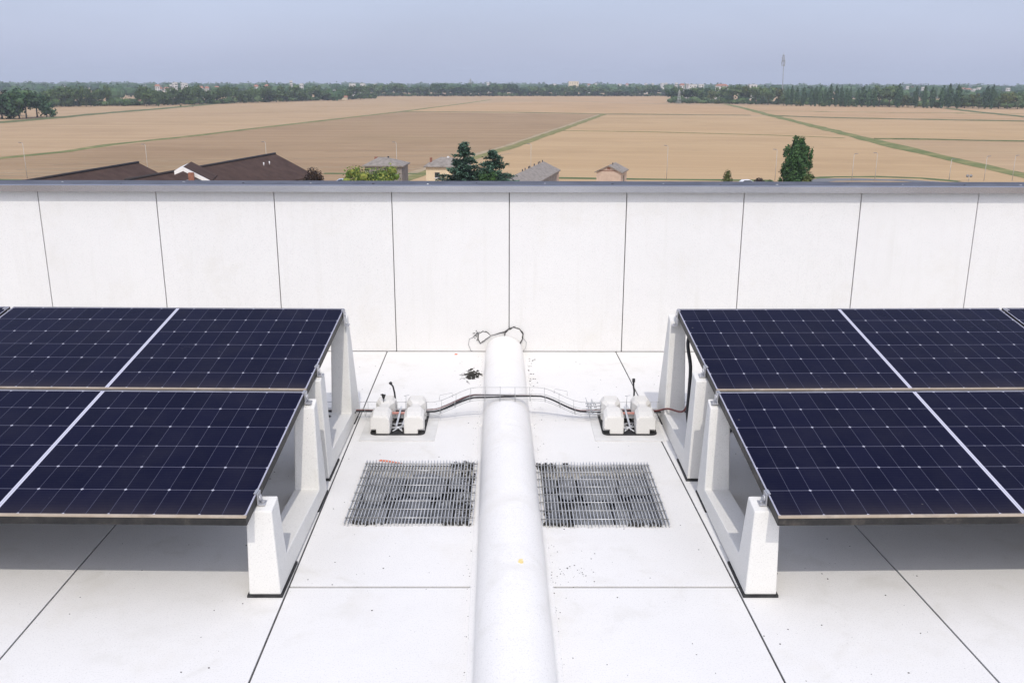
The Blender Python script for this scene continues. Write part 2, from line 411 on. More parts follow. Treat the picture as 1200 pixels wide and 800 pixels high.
# ------------------------------------------------------------------ parapet wall
WY, WS, WX, WTOP = 7.51, .9523, .012, 1.345
par = thing('parapet_wall', 'long white parapet of upright panels under a grey metal coping', 'wall', (0, WY, 0))
for i in range(-7, 7):
    p = MB(); x0 = WX+i*WS; rj = random.Random(i+40)
    p.box(x0+.0032, x0+WS-.0032, rj.uniform(0,.003), .03, .002, WTOP)
    p.build('wall_panel', M_WALL, par, .003)
p = MB(); p.box(-6.9, 6.9, .032, .36, -.026, WTOP-.002); p.build('wall_core', M_JOINT, par)
p = MB()
prof = [(-.066,1.3475),(-.070,1.3475),(-.070,1.396),(-.050,1.403),(.375,1.392),(.379,1.33),(.375,1.33),(.368,1.3865),(-.052,1.397),(-.066,1.392)]
face = prof
p.loft([[(x, y, z) for y, z in prof] for x in (-6.9, 6.9)], 0)
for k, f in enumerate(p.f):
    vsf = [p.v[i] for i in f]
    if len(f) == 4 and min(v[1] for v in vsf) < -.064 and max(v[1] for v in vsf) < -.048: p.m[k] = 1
cop = p.build('coping', [M_COPE, M_FASC], par)
rnd = random.Random(9)
for i in range(20):
    q = MB(); xx = -4.6+i*.49+rnd.uniform(-.08,.08); yy = rnd.uniform(.02,.2); rr = rnd.uniform(.007,.013); zz = 1.4017-.027*yy
    lump(q, xx, yy, zz, rr, rnd, .5); q.build('screw_head', M_BLACK if i % 2 else M_WIRE, cop)
# the building below the roof
bd = MB(); bd.box(-40, 40, 7.872, 8.02, GZ, 1.30); 
b_ = thing('building', 'white building whose flat roof carries the solar panels', 'building', (0,0,0))
bd.build('facade', M_DARKWALL, b_)

# ------------------------------------------------------------------ white half round duct
duct = thing('roof_duct', 'white half round duct running along the roof floor to the parapet', 'duct', (0,0,0))
def duct_ring(y, xc, hw, h, flare, n=26):
    r = []
    pts = [(-hw-flare*1.0, -.003), (-hw-flare*.7, .0015), (-hw-flare*.35, .007), (-hw-flare*.1, .016)]
    for k in range(n+1):
        a = math.pi - math.pi*k/n
        ca, sa = math.cos(a), math.sin(a)
        e = .95
        pts.append((math.copysign(abs(ca)**e, ca)*hw, .03+(abs(sa)**e)*(h-.03)))
    pts += [(hw+flare*.1, .016), (hw+flare*.35, .007), (hw+flare*.7, .0015), (hw+flare*1.0, -.003)]
    for x, z in pts: r.append((xc+x + .002*mnoise.noise(Vector((x*6,y*1.3,1))), y, z + (.0035*mnoise.noise(Vector((x*7,y*2.1,4)))+.006*mnoise.noise(Vector((x*3,y*.9,8))) if z > .01 else 0)))
    return r
xc = lambda y: .030 - (y-3.0)*.0135
near = MB(); rings = []
ys = [-3 + 8.70*i/60 for i in range(61)] 
for y in ys: rings.append(duct_ring(y, xc(y), .158, .185, .035))
for k, (dy, sc) in enumerate(((.03,.985),(.05,.95),(.064,.88),(.070,.78))):
    rings.append([( xc(5.7)+(x-xc(5.7))*sc, 5.70+dy, -.004+(z+.004)*sc) for x, _, z in rings[60]])
near.loft(rings, 0, True); near.build('near_section', M_DUCT, duct)
far = MB(); rings = []
for i in range(36):
    y = 5.74 + (7.44-5.74)*i/35; rings.append(duct_ring(y, xc(y), .155, .150, .03))
for dy, sc in ((.03,.97),(.05,.9),(.066,.75)):
    rings.append([(xc(7.44)+(x-xc(7.44))*sc, 7.44+dy, -.004+(z+.004)*sc) for x, _, z in rings[35]])
far.loft(rings, 0, True); far.build('far_section', M_DUCT, duct)
# welded membrane flaps at the wall end with their black sealant lines
def wall_pt(u, v, y): return height_at(u, v, y)
def flap(pix, line_r, cuts):
    y = WY-.006
    ring = [wall_pt(u, v, y) for u, v in pix]
    m = MB(); n = len(ring); b = [(p.x, p.y+.0055, p.z) for p in ring]
    cen = sum(ring, Vector())/n
    f = [(cen.x+(p.x-cen.x)*.96, p.y-.004, cen.z+(p.z-cen.z)*.96) for p in ring]
    m.hexa(b, f); fo = m.build('membrane_flap', M_WALL, duct)
    l = MB()
    rr = random.Random(len(pix))
    pts = [Vector((p.x, p.y-.0045, p.z)) for p in ring]
    # close and densify
    dens = []
    for i in range(n):
        a, b2 = pts[i], pts[(i+1)%n]
        for k in range(3): dens.append(a.lerp(b2, k/3) + Vector((rr.uniform(-.002,.002), 0, rr.uniform(-.002,.002))))
    dens.append(dens[0])
    l.tube(dens, [line_r*rr.uniform(.55,1.35) for _ in dens], 6); l.build('sealant_line', M_JOINT, fo)
flap([(563,402),(560,396),(561,391),(566,388),(571,389),(575,393),(571,396),(567,399)], .0036, 0)
flap([(591,394),(592,390),(596,386),(602,383),(609,385),(613,391),(612,397),(609,403),(606,402),(602,397),(596,395)], .0056, 0)
l = MB(); pts = [wall_pt(u, v, WY-.005) for u, v in ((575,393),(580,392),(586,390),(591,389),(597,385),(604,383))]
l.tube(pts, [.0018,.0025,.0035,.005,.006,.004], 6); l.build('sealant_line', M_JOINT, duct)
for pix in ([(560,413),(552,411),(549,404),(550,397),(553,396)], [(613,396),(617,401),(616,408),(611,413),(607,409)], [(562,389),(558,391),(558,394)], [(553,396),(556,394),(559,391)]):
    l = MB(); pts = [wall_pt(u, v, WY-.003) for u, v in pix]; l.tube(pts, .0016, 5); l.build('sealant_line', M_GREYMEM, duct)
rnd = random.Random(21)
q = MB()
for _ in range(26):
    u, v = 558+rnd.gauss(0,2.4), 393+rnd.gauss(0,3.2); p = wall_pt(u, v, WY-.002)
    q.box(p.x-.004, p.x+.004, p.y-.002, p.y+.003, p.z-.003, p.z+.003)
q.build('sealant_crumbs', M_JOINT, duct)['kind'] = 'stuff'
lf = MB(); zz = .175
pz = height_at(610, 661, 3.62)
lf.hexa([(pz.x-.011,3.612,.178),(pz.x+.002,3.606,.178),(pz.x+.012,3.615,.178),(pz.x+.009,3.64,.178),(pz.x-.006,3.634,.178)], [(pz.x-.011,3.612,.186),(pz.x+.002,3.606,.1875),(pz.x+.012,3.615,.185),(pz.x+.009,3.64,.186),(pz.x-.006,3.634,.187)])
tag(lf.build('dry_leaf', mottled('yellow_leaf', (.80,.68,.36), (.75,.60,.26), 50, .7)), 'small yellow leaf lying on top of the white duct', 'leaf')

# ------------------------------------------------------------------ solar panels
TILT = .1514
def make_panel():
    t = thing('solar_panel', 'x', 'solar panel')
    # origin: centre of the glass; local y goes up the slope
    gl = MB(); a, b = HALF_W-.0045, HALF_H-.0078
    gl.add([(-a,-b,-.0015),(a,-b,-.0015),(a,b,-.0015),(-a,b,-.0015)], [(0,1,2,3)]); gl.add([(-a,-b,-.006),(a,-b,-.006),(a,b,-.006),(-a,b,-.006)], [(3,2,1,0)])
    gl.build('glass_laminate', M_CELL, t, fix=False)
    f = MB(); w = .009; H = .045
    f.box(-HALF_W, HALF_W, -HALF_H, -HALF_H+.012, -H, -.0085, 0); f.box(-HALF_W, HALF_W, -HALF_H-.0008, -HALF_H+.012, -.0084, 0, 1)      # lower rail, its worn dusty lip
    f.box(-HALF_W, HALF_W, HALF_H-w, HALF_H, -H, 0, 0)
    for s in (-1, 1):
        xa, xb = sorted((s*HALF_W, s*(HALF_W-.006)))
        f.box(xa, xb, -HALF_H+.0111, HALF_H-w-.0001, -H, 0, 0)
    for k, fc in enumerate(f.f):
        vv = [f.v[i] for i in fc]
        if all(abs(v[2]) < 1e-6 for v in vv):
            ymx = max(v[1] for v in vv); ymn = min(v[1] for v in vv); f.m[k] = 1 if ymx < -HALF_H+.02 else (3 if ymn > HALF_H-.02 else 2)
    f.build('frame', [M_FRAME, M_FRAMETAN, M_LIP, M_TOPLIP], t, .0008)
    j = MB(); j.box(-.05, .05, -.03, .03, -.024, -.0065); j.build('junction_box', M_BLACK, t)
    return t
proto = make_panel()
def place_panel(o, side, col, row, label):
    X0, yw = ((1.134, .0190) if side > 0 else (-1.090, -.0180))
    kx = 1 if side > 0 else 1.022; o.scale.x = kx
    a = (HALF_W + col*(2*HALF_W+.022))*kx; b = HALF_H + row*(2*HALF_H+.020)
    lx, ly, lz = side*a, b*math.cos(TILT), b*math.sin(TILT)
    o.location = (X0+lx*math.cos(yw)-ly*math.sin(yw), 3.5108+lx*math.sin(yw)+ly*math.cos(yw), .4496+lz)
    o.rotation_euler = (Matrix.Rotation(yw, 3, 'Z') @ Matrix.Rotation(TILT, 3, 'X')).to_euler()
    o['label'] = label; o['group'] = 'solar panels tilted on the roof'
ps = [proto] + [copy_tree(proto) for _ in range(7)]
place_panel(ps[0], 1, 0, 0, 'dark blue solar panel in the lower front row right of the duct')
place_panel(ps[1], 1, 0, 1, 'dark blue solar panel in the upper back row right of the duct, seen whole')
place_panel(ps[2], 1, 1, 1, 'solar panel only a corner of which shows at the right edge of the photo')
place_panel(ps[3], -1, 0, 0, 'dark blue solar panel in the lower front row left of the duct')
place_panel(ps[4], -1, 0, 1, 'dark blue solar panel in the upper back row left of the duct')
place_panel(ps[5], -1, 1, 1, 'solar panel only a corner of which shows at the left edge of the photo')

place_panel(ps[6], 1, 1, 0, 'outer solar panel of the lower front row at the far right of the array')
place_panel(ps[7], -1, 1, 0, 'outer solar panel of the lower front row at the far left of the array')
# ------------------------------------------------------------------ concrete supports
def make_support(name_label, xc_, y0, ybk, stub_h, stub_d, leg_h, leg_y, beam, group):
    """side profile in y and z, tapered in x from foot to top"""
    t = thing('panel_support', name_label, 'support', (xc_, y0, 0), 0, group)
    L = ybk-y0
    prof = [(0,.012),(.002,stub_h-.012),(stub_d,stub_h+.006),(stub_d+.045,beam+.018),(leg_y-.045,beam-.012),(leg_y,leg_h-.02),(leg_y+.075,leg_h+.008),(L,.012)]
    def hw(z): return .0705 - .016*(z/.45) if z < .45 else .0545-.004*(z-.45)/.3
    m = MB()
    A = [(-hw(z), y, z) for y, z in prof]; B = [(hw(z), y, z) for y, z in prof]
    n = len(prof); m.v = A+B; 
    # caps split so the concave outline stays clean
    quads = [(0,1,2,3),(0,3,4,7),(4,5,6,7)]
    for q in quads: m.f.append(q); m.m.append(0); m.sm.append(False); m.f.append(tuple(i+n for i in reversed(q))); m.m.append(0); m.sm.append(False)
    for i in range(n): m.f.append((i,(i+1)%n,n+(i+1)%n,n+i)); m.m.append(0); m.sm.append(False)
    m.build('concrete_body', M_CONC, t, .006)
    r = MB(); r.box(-.078,.078,-.006,.30,.0005,.0115); r.build('rubber_pad', M_BLACK, t)
    r = MB(); r.box(-.074,.074,L-.25,L+.005,.0005,.0115); r.build('rubber_pad', M_BLACK, t)
    return t
def clamp(t, side, yl, z_top, gap, xe):
    """bent bracket: post on the concrete, ear over the frame edge; xe is the frame edge in the support's own x"""
    m = MB(); w = .019; s = side
    def bx(xa, xb, ya, yb, za, zb):
        xa, xb = sorted((xa, xb)); m.box(xa, xb, ya, yb, za, zb)
    w = .024
    bx(xe-s*.0015, xe-s*.0075, yl-w, yl+w, z_top-gap, z_top+.001)             # plate beside the frame
    bx(xe-s*.0013, xe+s*.011, yl-w, yl+w, z_top+.0012, z_top+.0042)            # lip over the frame edge
    bx(xe-s*.0078, xe-s*.034, yl-w, yl+w, z_top-gap, z_top-gap+.006)          # foot on the concrete
    m.tube([(xe-s*.0076, yl, z_top-.026), (xe-s*.014, yl, z_top-.026)], .015, 10)
    m.tube([(xe-s*.022, yl, z_top-gap+.005), (xe-s*.022, yl, z_top-gap+.014)], .008, 6)
    m.build('clamp', M_ALU, t, .001)
def plane_z(y): return .4496 + (y-3.5108)*math.tan(TILT)
G = 'white concrete supports under the panels'
for side, xf, xr, tx in ((1, 1.1225, 1.100, 1.134), (-1, -1.071, -1.090, -1.090)):
    word = 'right' if side > 0 else 'left'
    edge = lambda y: tx - (y-3.51)*(.0190 if side > 0 else -.0180)
    f_ = make_support('white U shaped concrete support under the front row of the %s array' % word, xf, 3.632, 4.72, .426, .12, .562, .955, .11, G)
    clamp(f_, side, .06, plane_z(3.69), plane_z(3.69)-.423, edge(3.69)-xf); clamp(f_, side, .99, plane_z(4.62), plane_z(4.62)-.559, edge(4.62)-xf)
    b_ = make_support('taller white concrete support at the back of the %s array, nearer the parapet' % word, xr, 4.872, 6.03, .612, .115, .735, .895, .11, G)
    clamp(b_, side, .06, plane_z(4.93), plane_z(4.93)-.610, edge(4.93)-xr); clamp(b_, side, .868, plane_z(5.74), plane_z(5.74)-.690, edge(5.74)-xr)
    for src, row in ((f_, 'front'), (b_, 'back')):            # the next pair carries the outer panel ends
        o = copy_tree(src); o.location.x += side*2.127*(1 if side > 0 else 1.022); o.location.y += .04
        o['label'] = 'concrete support under the joint of the two %s row panels %s of the duct' % (row, word)

# ------------------------------------------------------------------ cable tray, cables
TY0, TY1 = 5.80, 5.935
def tray_z(x):
    a = abs(x-.0)
    if a < .22: return .158
    if a < .50: q = (a-.22)/.28; return .158 + (.052-.158)*(.35*q+.65*q*q*(3-2*q))
    return .052
tr = MB(); xs = [-1.75+.05*i for i in range(71)]
for y, dz in ((TY0,.05),(TY0,.004),(TY0+.045,0),(TY1-.045,0),(TY1,.004),(TY1,.05)):
    tr.tube([(x, y, tray_z(x)+dz) for x in xs], .0017, 5)
rnd = random.Random(31)
for i in range(36):
    x = -1.75+.1*i; z = tray_z(x); e = rnd.uniform(-.004,.006)
    tr.tube([(x,TY0-.003,z+.052+e),(x,TY0-.003,z+.002),(x,TY0,z-.002),(x,TY1,z-.002),(x,TY1+.003,z+.002),(x,TY1+.003,z+.052-e)], .0017, 5)
for x, a in ((-.42,.3),(.36,-.3)):
    z = tray_z(x)
    tr.tube([(x-.045,TY1+.004,z+.05-a*.03),(x-.04,TY1+.004,z+.082-a*.03),(x+.045,TY1+.004,z+.082+a*.03),(x+.045,TY1+.004,z+.05+a*.03)], .0015, 5)
tag(tr.build('cable_tray', M_WIRE), 'thin wire mesh cable tray crossing over the white duct', 'cable tray')
def cab(name, mat, y, dz, r, ph, label, x0=-1.7, x1=1.7):
    m = MB(); pts = []
    n = 90
    for i in range(n+1):
        x = x0+(x1-x0)*i/n
        pts.append((x, y+.008*math.sin(x*4.1+ph)+.004*math.sin(x*11+ph*2), tray_z(x)*1.0+dz+.002*math.sin(x*7+ph)+r))
    m.tube(pts, r, 7); return tag(m.build(name, mat), label, 'cable', 'cables lying in the tray')
cab('cable', M_CABLE, 5.855, .004, .0058, .2, 'thickest black cable lying in the wire tray over the duct')
cab('cable', M_CABLE, 5.874, .006, .0040, 1.9, 'thinner black cable beside the thick one in the wire tray')
cab('cable', M_RED, 5.888, .007, .0030, 3.1, 'red cable lying in the wire tray over the duct')
# loose cables behind the right hand array, one on the left
def loose(pts, r, mat, label):
    m = MB()
    P = [Vector(p) for p in pts]; out = []
    for i in range(len(P)-1):
        p0, p1, p2, p3 = P[max(i-1,0)], P[i], P[i+1], P[min(i+2,len(P)-1)]
        for k in range(8):
            q = k/8; out.append(.5*((2*p1)+(p2-p0)*q+(2*p0-5*p1+4*p2-p3)*q*q+(-p0+3*p1-3*p2+p3)*q**3))
    out.append(P[-1]); m.tube(out, r, 7); return tag(m.build('loose_cable', mat), label, 'cable')
loose([(1.16,5.60,.725),(1.125,5.54,.63),(1.135,5.47,.50),(1.125,5.42,.35),(1.115,5.38,.22),(1.135,5.37,.140),(1.19,5.38,.120),(1.26,5.42,.02),(1.5,5.7,.012)], .0115, M_CABLE, 'thick black cable hanging from under the upper right panel to the floor')
loose([(1.165,5.62,.72),(1.13,5.56,.60),(1.145,5.49,.47),(1.135,5.45,.34),(1.125,5.47,.24),(1.11,5.56,.17),(1.05,5.70,.140),(1.0,5.80,.09),(.95,5.86,.065)], .006, M_RED, 'dark red cable curving from under the upper right panel to the tray')
loose([(-1.17,5.55,.70),(-1.20,5.50,.45),(-1.19,5.55,.2),(-1.12,5.72,.06),(-1.02,5.83,.065)], .007, M_CABLE, 'black cable under the upper left panel running to the tray')

# ------------------------------------------------------------------ tray feet: pairs of ballast blocks on rubber mats
def rounded(x0,x1,y0,y1,r,n=6):
    pts = []
    for cx, cyy, a0 in ((x1-r,y0+r,-90),(x1-r,y1-r,0),(x0+r,y1-r,90),(x0+r,y0+r,180)):
        for k in range(n+1):
            a = R(a0+90*k/n); pts.append((cx+r*math.cos(a), cyy+r*math.sin(a)))
    return pts
def make_block(notch_left):
    """dumbbell block: two chamfered lobes joined by a narrow waist; y runs away from the viewer; one lower corner is cut out"""
    m = MB(); s = -1 if notch_left else 1
    def ring(y, hw, h, ch, nx=0, nz=0, z0=.014):
        nx = max(nx, .0008); nz = max(nz, .0008)
        mid = z0+(h-z0)*.42
        pts = [(-hw*.98, z0), (hw-nx, z0), (hw-nx+.0001, z0+nz), (hw, z0+nz+.0006), (hw, mid-.0025), (hw-.0025, mid), (hw, mid+.0025), (hw*.97, h-ch), (hw*.97-ch*.85, h), (-hw*.97+ch*.85, h), (-hw*.97, h-ch), (-hw, mid+.0025), (-hw+.0025, mid), (-hw, mid-.0025)]
        return [(s*x, y, z) for x, z in pts]
    rg = [ring(0,.059,.122,.020,.036,.030), ring(.006,.064,.132,.022,.038,.034), ring(.055,.065,.146,.022,.040,.036), ring(.0552,.065,.146,.022), ring(.12,.064,.150,.022),
          ring(.150,.046,.147,.020), ring(.170,.036,.142,.016), ring(.215,.036,.142,.016), ring(.235,.046,.150,.020), ring(.265,.064,.154,.022), ring(.355,.063,.150,.024), ring(.375,.055,.132,.020)]
    m.loft(rg, 0)
    return m
MG = 'white ballast blocks holding down the cable tray'
for side, mx0, mx1, bl in ((-1, -.885, -.540, (-.822, -.604)), (1, .618, .962, (.686, .892))):
    word = 'right' if side > 0 else 'left'
    pad = MB(); r_ = rounded(mx0-.06, mx1+.075 if side<0 else mx1+.04, 5.475, 6.05, .01)
    pad.hexa([(x,y,.0005) for x,y in r_], [(x,y,.006) for x,y in r_])
    tag(pad.build('floor_sheet', M_PAD), 'beige membrane sheet laid under the %s rubber mat' % word, 'floor sheet')
    mat_ = MB(); r_ = rounded(mx0-.004, mx1+.006, 5.562, 6.0, .04)
    mat_.hexa([(x,y,.0065) for x,y in r_], [(x,y,.014) for x,y in r_])
    tag(mat_.build('rubber_mat', M_BLACK, None, .002), 'black rubber mat under the pair of ballast blocks %s of the duct' % word, 'mat')
    for k, bxx in enumerate(bl):
        o = make_block(k == 0).build('ballast_block', M_BLOCK, None, .004, (bxx, 5.572, 0.0005))
        o.rotation_euler.z = random.Random(k*3+side).uniform(-.03,.03)
        near_ = (k == 1) == (side < 0)
        tag(o, 'waisted white ballast block %s of the duct, %s it in its pair' % (word, 'nearer to' if near_ else 'farther from'), 'ballast block', MG)
    # galvanised stand between the blocks
    xm = (bl[0]+bl[1])/2
    st = thing('tray_stand', 'galvanised bracket standing between the two %s ballast blocks' % word, 'bracket', (xm, 5.60, .0145), 0, 'brackets carrying the cable tray')
    q = MB()
    for dx in (-.018, .016):
        q.hexa([(dx-.006,.03,0),(dx+.006,.03,0),(dx+.006,.045,0),(dx-.006,.045,0)], [(dx*1.6-.006+.03*(-side),.235,.088),(dx*1.6+.006+.03*(-side),.235,.088),(dx*1.6+.006-.03*side,.25,.088),(dx*1.6-.006-.03*side,.25,.088)])
    q.build('strut', M_ZINC, st)
    q = MB()
    for yy, a in ((.03,.5),(.07,-.4),(.11,.3)): q.tube([(-.045,yy,.01+.01*a),(.045,yy+.04*a,.018)], .004, 6)
    q.tube([(-.03,.0,.006),(.035,.09,.02)], .0045, 6); q.tube([(.032,.0,.006),(-.028,.08,.022)], .0045, 6)
    q.build('cross_brace', M_ZINC, st)
    q = MB(); q.box(-.075,.075,.205,.345,.032,.036); q.box(-.075,.075,.203,.2045,.02,.05)
    q.build('tray_bracket', M_ZINC, st)
    q = MB(); q.box(-.055,.07,.195,.2015,.052,.066); q.build('warning_tape', mottled('red_tape', (.6,.25,.2), (.75,.45,.4), 30, .6), st)
    q = MB(); q.tube([(.02,.34,.03),(.022,.34,.10),(.024,.338,.135)], .0022, 5); q.tube([(.01,.34,.13),(.045,.34,.136)], .002, 5); q.build('wire_hook', M_ZINC, st)
# stray connector ends standing up from the trays, a bundle of clips on the right
def stray(pts, r, label): m = MB(); m.tube(pts, r, 7); m.tube([pts[0], tuple(Vector(pts[0]).lerp(Vector(pts[1]),.45))], [q*1.7 for q in (r[0], r[0])] if isinstance(r, list) else r*1.7, 7); return tag(m.build('connector_lead', M_CABLE), label, 'connector')
stray([(-.795,5.93,.245),(-.775,5.93,.215),(-.765,5.925,.17),(-.760,5.92,.12),(-.755,5.9,.07)], .0062, 'black connector lead sticking up behind the left pair of ballast blocks')
stray([(.855,5.95,.265),(.855,5.95,.215),(.860,5.94,.18),(.858,5.93,.13),(.85,5.9,.07)], .0062, 'black connector lead sticking up behind the right pair of ballast blocks')
bc = MB(); rnd = random.Random(77)
for _ in range(9):
    x, y = .60+rnd.uniform(-.05,.06), 5.86+rnd.uniform(-.05,.07); a = rnd.uniform(-.6,.6)
    bc.tube([(x,y,.055),(x+.03*a,y+.01,.10),(x+.06*a,y,.09+rnd.random()*.06)], .0032, 5)
for k in range(5): bc.tube([(.53,5.81+.03*k,.062+.008*k),(.68,5.815+.03*k,.066+.008*k)], .0042, 5)
tag(bc.build('wire_bundle', M_ZINC), 'tangle of grey wires and clips in the tray left of the right hand ballast blocks', 'wire bundle')
m = MB(); m.tube([(-.98,5.72,.205),(-.965,5.72,.21),(-.95,5.722,.20)], .003, 5); m.hexa([(-.965,5.716,.175),(-.955,5.716,.175),(-.955,5.724,.175),(-.965,5.724,.175)], [(-.975,5.716,.206),(-.945,5.716,.206),(-.945,5.724,.206),(-.975,5.724,.206)])
bp_ = height_at(449.5, 464, 5.80)
for i, v in enumerate(m.v): m.v[i] = (v[0]+.96+bp_.x, v[1]+.08, v[2]-.195+bp_.z)
m.tube([(bp_.x, 5.80, bp_.z-.02), (bp_.x-.01, 5.81, .10), (bp_.x-.012, 5.83, .055)], .0022, 5)
tag(m.build('cable_clip', M_BLACK), 'small black clip on a stalk above the outer left ballast block', 'clip')

# ================================================================== the plain beyond the parapet
def field_mat(name, a, b, green=.0, rows=(.004,.05), seed=0):
    t = NT(name, .95, 0, .1)
    c = t.n('ShaderNodeTexCoord'); mp = t.n('ShaderNodeMapping'); mp.inputs['Scale'].default_value = (rows[0], rows[1], 1); mp.inputs['Location'].default_value = (seed*3.7, seed*1.9, 0)
    t.l(c.outputs['Object'], mp.inputs[0])
    streak = t.noise(mp.outputs[0], 1.0, 6, .62)
    col = t.ramp(streak, [(.32, a), (.66, b)])
    mp2 = t.n('ShaderNodeMapping'); mp2.inputs['Scale'].default_value = (.02,.02,.02); mp2.inputs['Location'].default_value = (seed, 0, 0); t.l(c.outputs['Object'], mp2.inputs[0])
    blot = t.noise(mp2.outputs[0], .35, 5, .6)
    col = t.mix(t.ramp(blot, [(.5, (0,0,0)), (.75, (green, green, green))]), col, (.20,.20,.075))
    mp3 = t.n('ShaderNodeMapping'); mp3.inputs['Scale'].default_value = (.03,.9,1); t.l(c.outputs['Object'], mp3.inputs[0])
    fine = t.noise(mp3.outputs[0], 1, 3, .6)
    col = t.mix(t.ramp(fine, [(.35, (.22,.22,.22)), (.6, (0,0,0))]), col, tuple(x*.78 for x in a))
    mp4 = t.n('ShaderNodeMapping'); mp4.inputs['Rotation'].default_value = (0,0,R(82+seed*7)); t.l(c.outputs['Object'], mp4.inputs[0])
    wv = t.n('ShaderNodeTexWave'); wv.inputs['Scale'].default_value = .016; wv.inputs['Distortion'].default_value = .8; wv.inputs['Detail'].default_value = 1; t.l(mp4.outputs[0], wv.inputs['Vector'])
    col = t.mix(t.ramp(wv.outputs[0], [(.93, (0,0,0)), (.985, (.22,.22,.22))]), col, tuple(x*1.18 for x in b))
    pat = t.noise(mp2.outputs[0], .9, 6, .7)
    col = t.mix(t.ramp(pat, [(.36, (.45,.45,.45)), (.52, (0,0,0))]), col, tuple(x*.82 for x in a))
    t.base(col); return t.m
TAN_A, TAN_B = (.40,.275,.16), (.47,.335,.20)
M_F0 = field_mat('stubble_field', TAN_A, TAN_B, .10, seed=1)
M_F1 = field_mat('ploughed_brown_field', (.30,.20,.115), (.385,.27,.16), .16, (.006,.09), 2)
M_F2 = field_mat('ripe_field', (.44,.30,.165), (.49,.345,.195), .04, (.003,.03), 3)
M_F3 = field_mat('far_ripe_field', (.44,.29,.16), (.49,.335,.19), .06, (.002,.012), 4)
M_F4 = field_mat('pale_field', (.43,.28,.155), (.50,.345,.20), .05, (.002,.02), 5)
M_VERGE = mottled('field_verge', (.135,.145,.038), (.26,.225,.085), .25, .95)
M_GREENV = mottled('green_verge', (.10,.135,.032), (.24,.22,.08), .22, .95)
M_HEDGE = mottled('field_hedge', (.085,.105,.035), (.16,.165,.065), .3, .95)
M_TRACK = mottled('farm_track', (.30,.23,.14), (.42,.32,.2), .3, .95)
M_LAWN = mottled('lawn', (.06,.10,.03), (.13,.16,.055), .2, .95)
M_ROAD = mottled('asphalt', (.14,.14,.14), (.19,.19,.19), .4, .9)

gp = MB(); NX, NY = 24, 30; X0, X1, Y0, Y1 = -3800, 3800, -300, 5200
gv = [(X0+(X1-X0)*i/NX, Y0+(Y1-Y0)*j/NY, GZ) for j in range(NY+1) for i in range(NX+1)]
gp.add(gv, [(j*(NX+1)+i, j*(NX+1)+i+1, (j+1)*(NX+1)+i+1, (j+1)*(NX+1)+i) for j in range(NY) for i in range(NX)])
tag(gp.build('ground', M_F0, fix=False), kind='structure')
def sheet(name, pix, mat, dz):
    mb = MB(); pts = [ground_at(u, v) for u, v in pix]
    dz *= .12
    mb.add([(p.x, p.y, GZ+dz) for p in pts], [tuple(range(len(pts)))])
    return tag(mb.build(name, mat, fix=True), kind='structure')
sheet('field', [(-60,222),(-60,190),(75,178.5),(230,159.5),(400,139.5),(470,131.5),(708,134.5),(655,153),(600,172),(550,186.5),(500,202),(440,222)], M_F1, .06)
sheet('field', [(450,222),(503,203),(553,187.5),(603,173),(657,153.5),(712,135),(860,136),(905,137),(985,156),(1060,175),(1130,191),(1230,213),(1230,222)], M_F2, .10)
sheet('field', [(470,130.5),(545,122),(640,118),(720,121),(856,125),(902,135),(880,135),(710,133.5)], M_F3, .14)
sheet('field', [(862,124.5),(950,124),(1260,130),(1260,141),(1000,138),(906,134.8)], M_F4, .18)
sheet('field', [(908,137),(1000,140),(1260,144),(1260,165.5),(1025,162.5)], M_F2, .14)
sheet('field', [(1030,164.5),(1260,168),(1260,214),(1130,189)], M_F0, .22)
sheet('field', [(-60,150),(0,148),(60,143),(180,130),(240,124),(330,117.5),(560,113),(700,113),(640,117),(545,121),(470,130),(400,138),(230,158),(75,177),(-60,189)], M_F0, .26)
sheet('field', [(540,113),(780,113),(780,121),(720,120),(640,117)], M_F4, .30)

def ribbon(name, pix, w0, mat, dz, h=.0, seed=0, kind='structure', taper=None):
    """a strip along the ground, widths in metres, its edges a little ragged, gently raised"""
    dz *= .12; h *= .7
    rr = random.Random(seed); P = [ground_at(u, v) for u, v in pix]; mb = MB(); rows = []
    pts = []
    for i in range(len(P)-1):
        n = max(2, int((P[i+1]-P[i]).length/12))
        for k in range(n): pts.append(P[i].lerp(P[i+1], k/n))
    pts.append(P[-1])
    for i, p in enumerate(pts):
        t = (pts[min(i+1,len(pts)-1)]-pts[max(i-1,0)]).normalized(); nrm = Vector((-t.y, t.x, 0))
        w = w0*rr.uniform(.75,1.2); hh = h*rr.uniform(.4,1.2)
        rows.append([p-nrm*w*.5+Vector((0,0,dz)), p-nrm*w*.22+Vector((0,0,dz+hh)), p+nrm*w*.22+Vector((0,0,dz+hh)), p+nrm*w*.5+Vector((0,0,dz))])
    vs = [v for r in rows for v in r]
    fs = [(i*4+k, i*4+k+1, i*4+k+5, i*4+k+4) for i in range(len(rows)-1) for k in range(3)]
    mb.add(vs, fs); return tag(mb.build(name, mat, fix=False), kind=kind)
ribbon('field_verge', [(-30,188.5),(75,178),(130,169.5),(230,159),(300,150.5),(400,139),(470,131),(540,122),(575,117)], 5.2, M_GREENV, .4, .12, 1)
ribbon('field_verge', [(-30,146),(0,143.6),(60,138.6),(120,133),(180,128.3),(240,122.8),(300,118),(350,115.5)], 13, M_HEDGE, .4, .6, 2)
ribbon('field_verge', [(470,131),(600,131.8),(710,133.8),(880,135.2)], 10, M_HEDGE, .4, .3, 3)
ribbon('farm_track', [(470,212),(500,202),(550,186.8),(600,172.3),(655,153),(708,134)], 4.5, M_VERGE, .45, .2, 4)
ribbon('farm_track', [(462,210),(494,200),(544,185),(595,171.2),(650,152.3),(704,134)], 3.2, M_TRACK, .5, .0, 5)
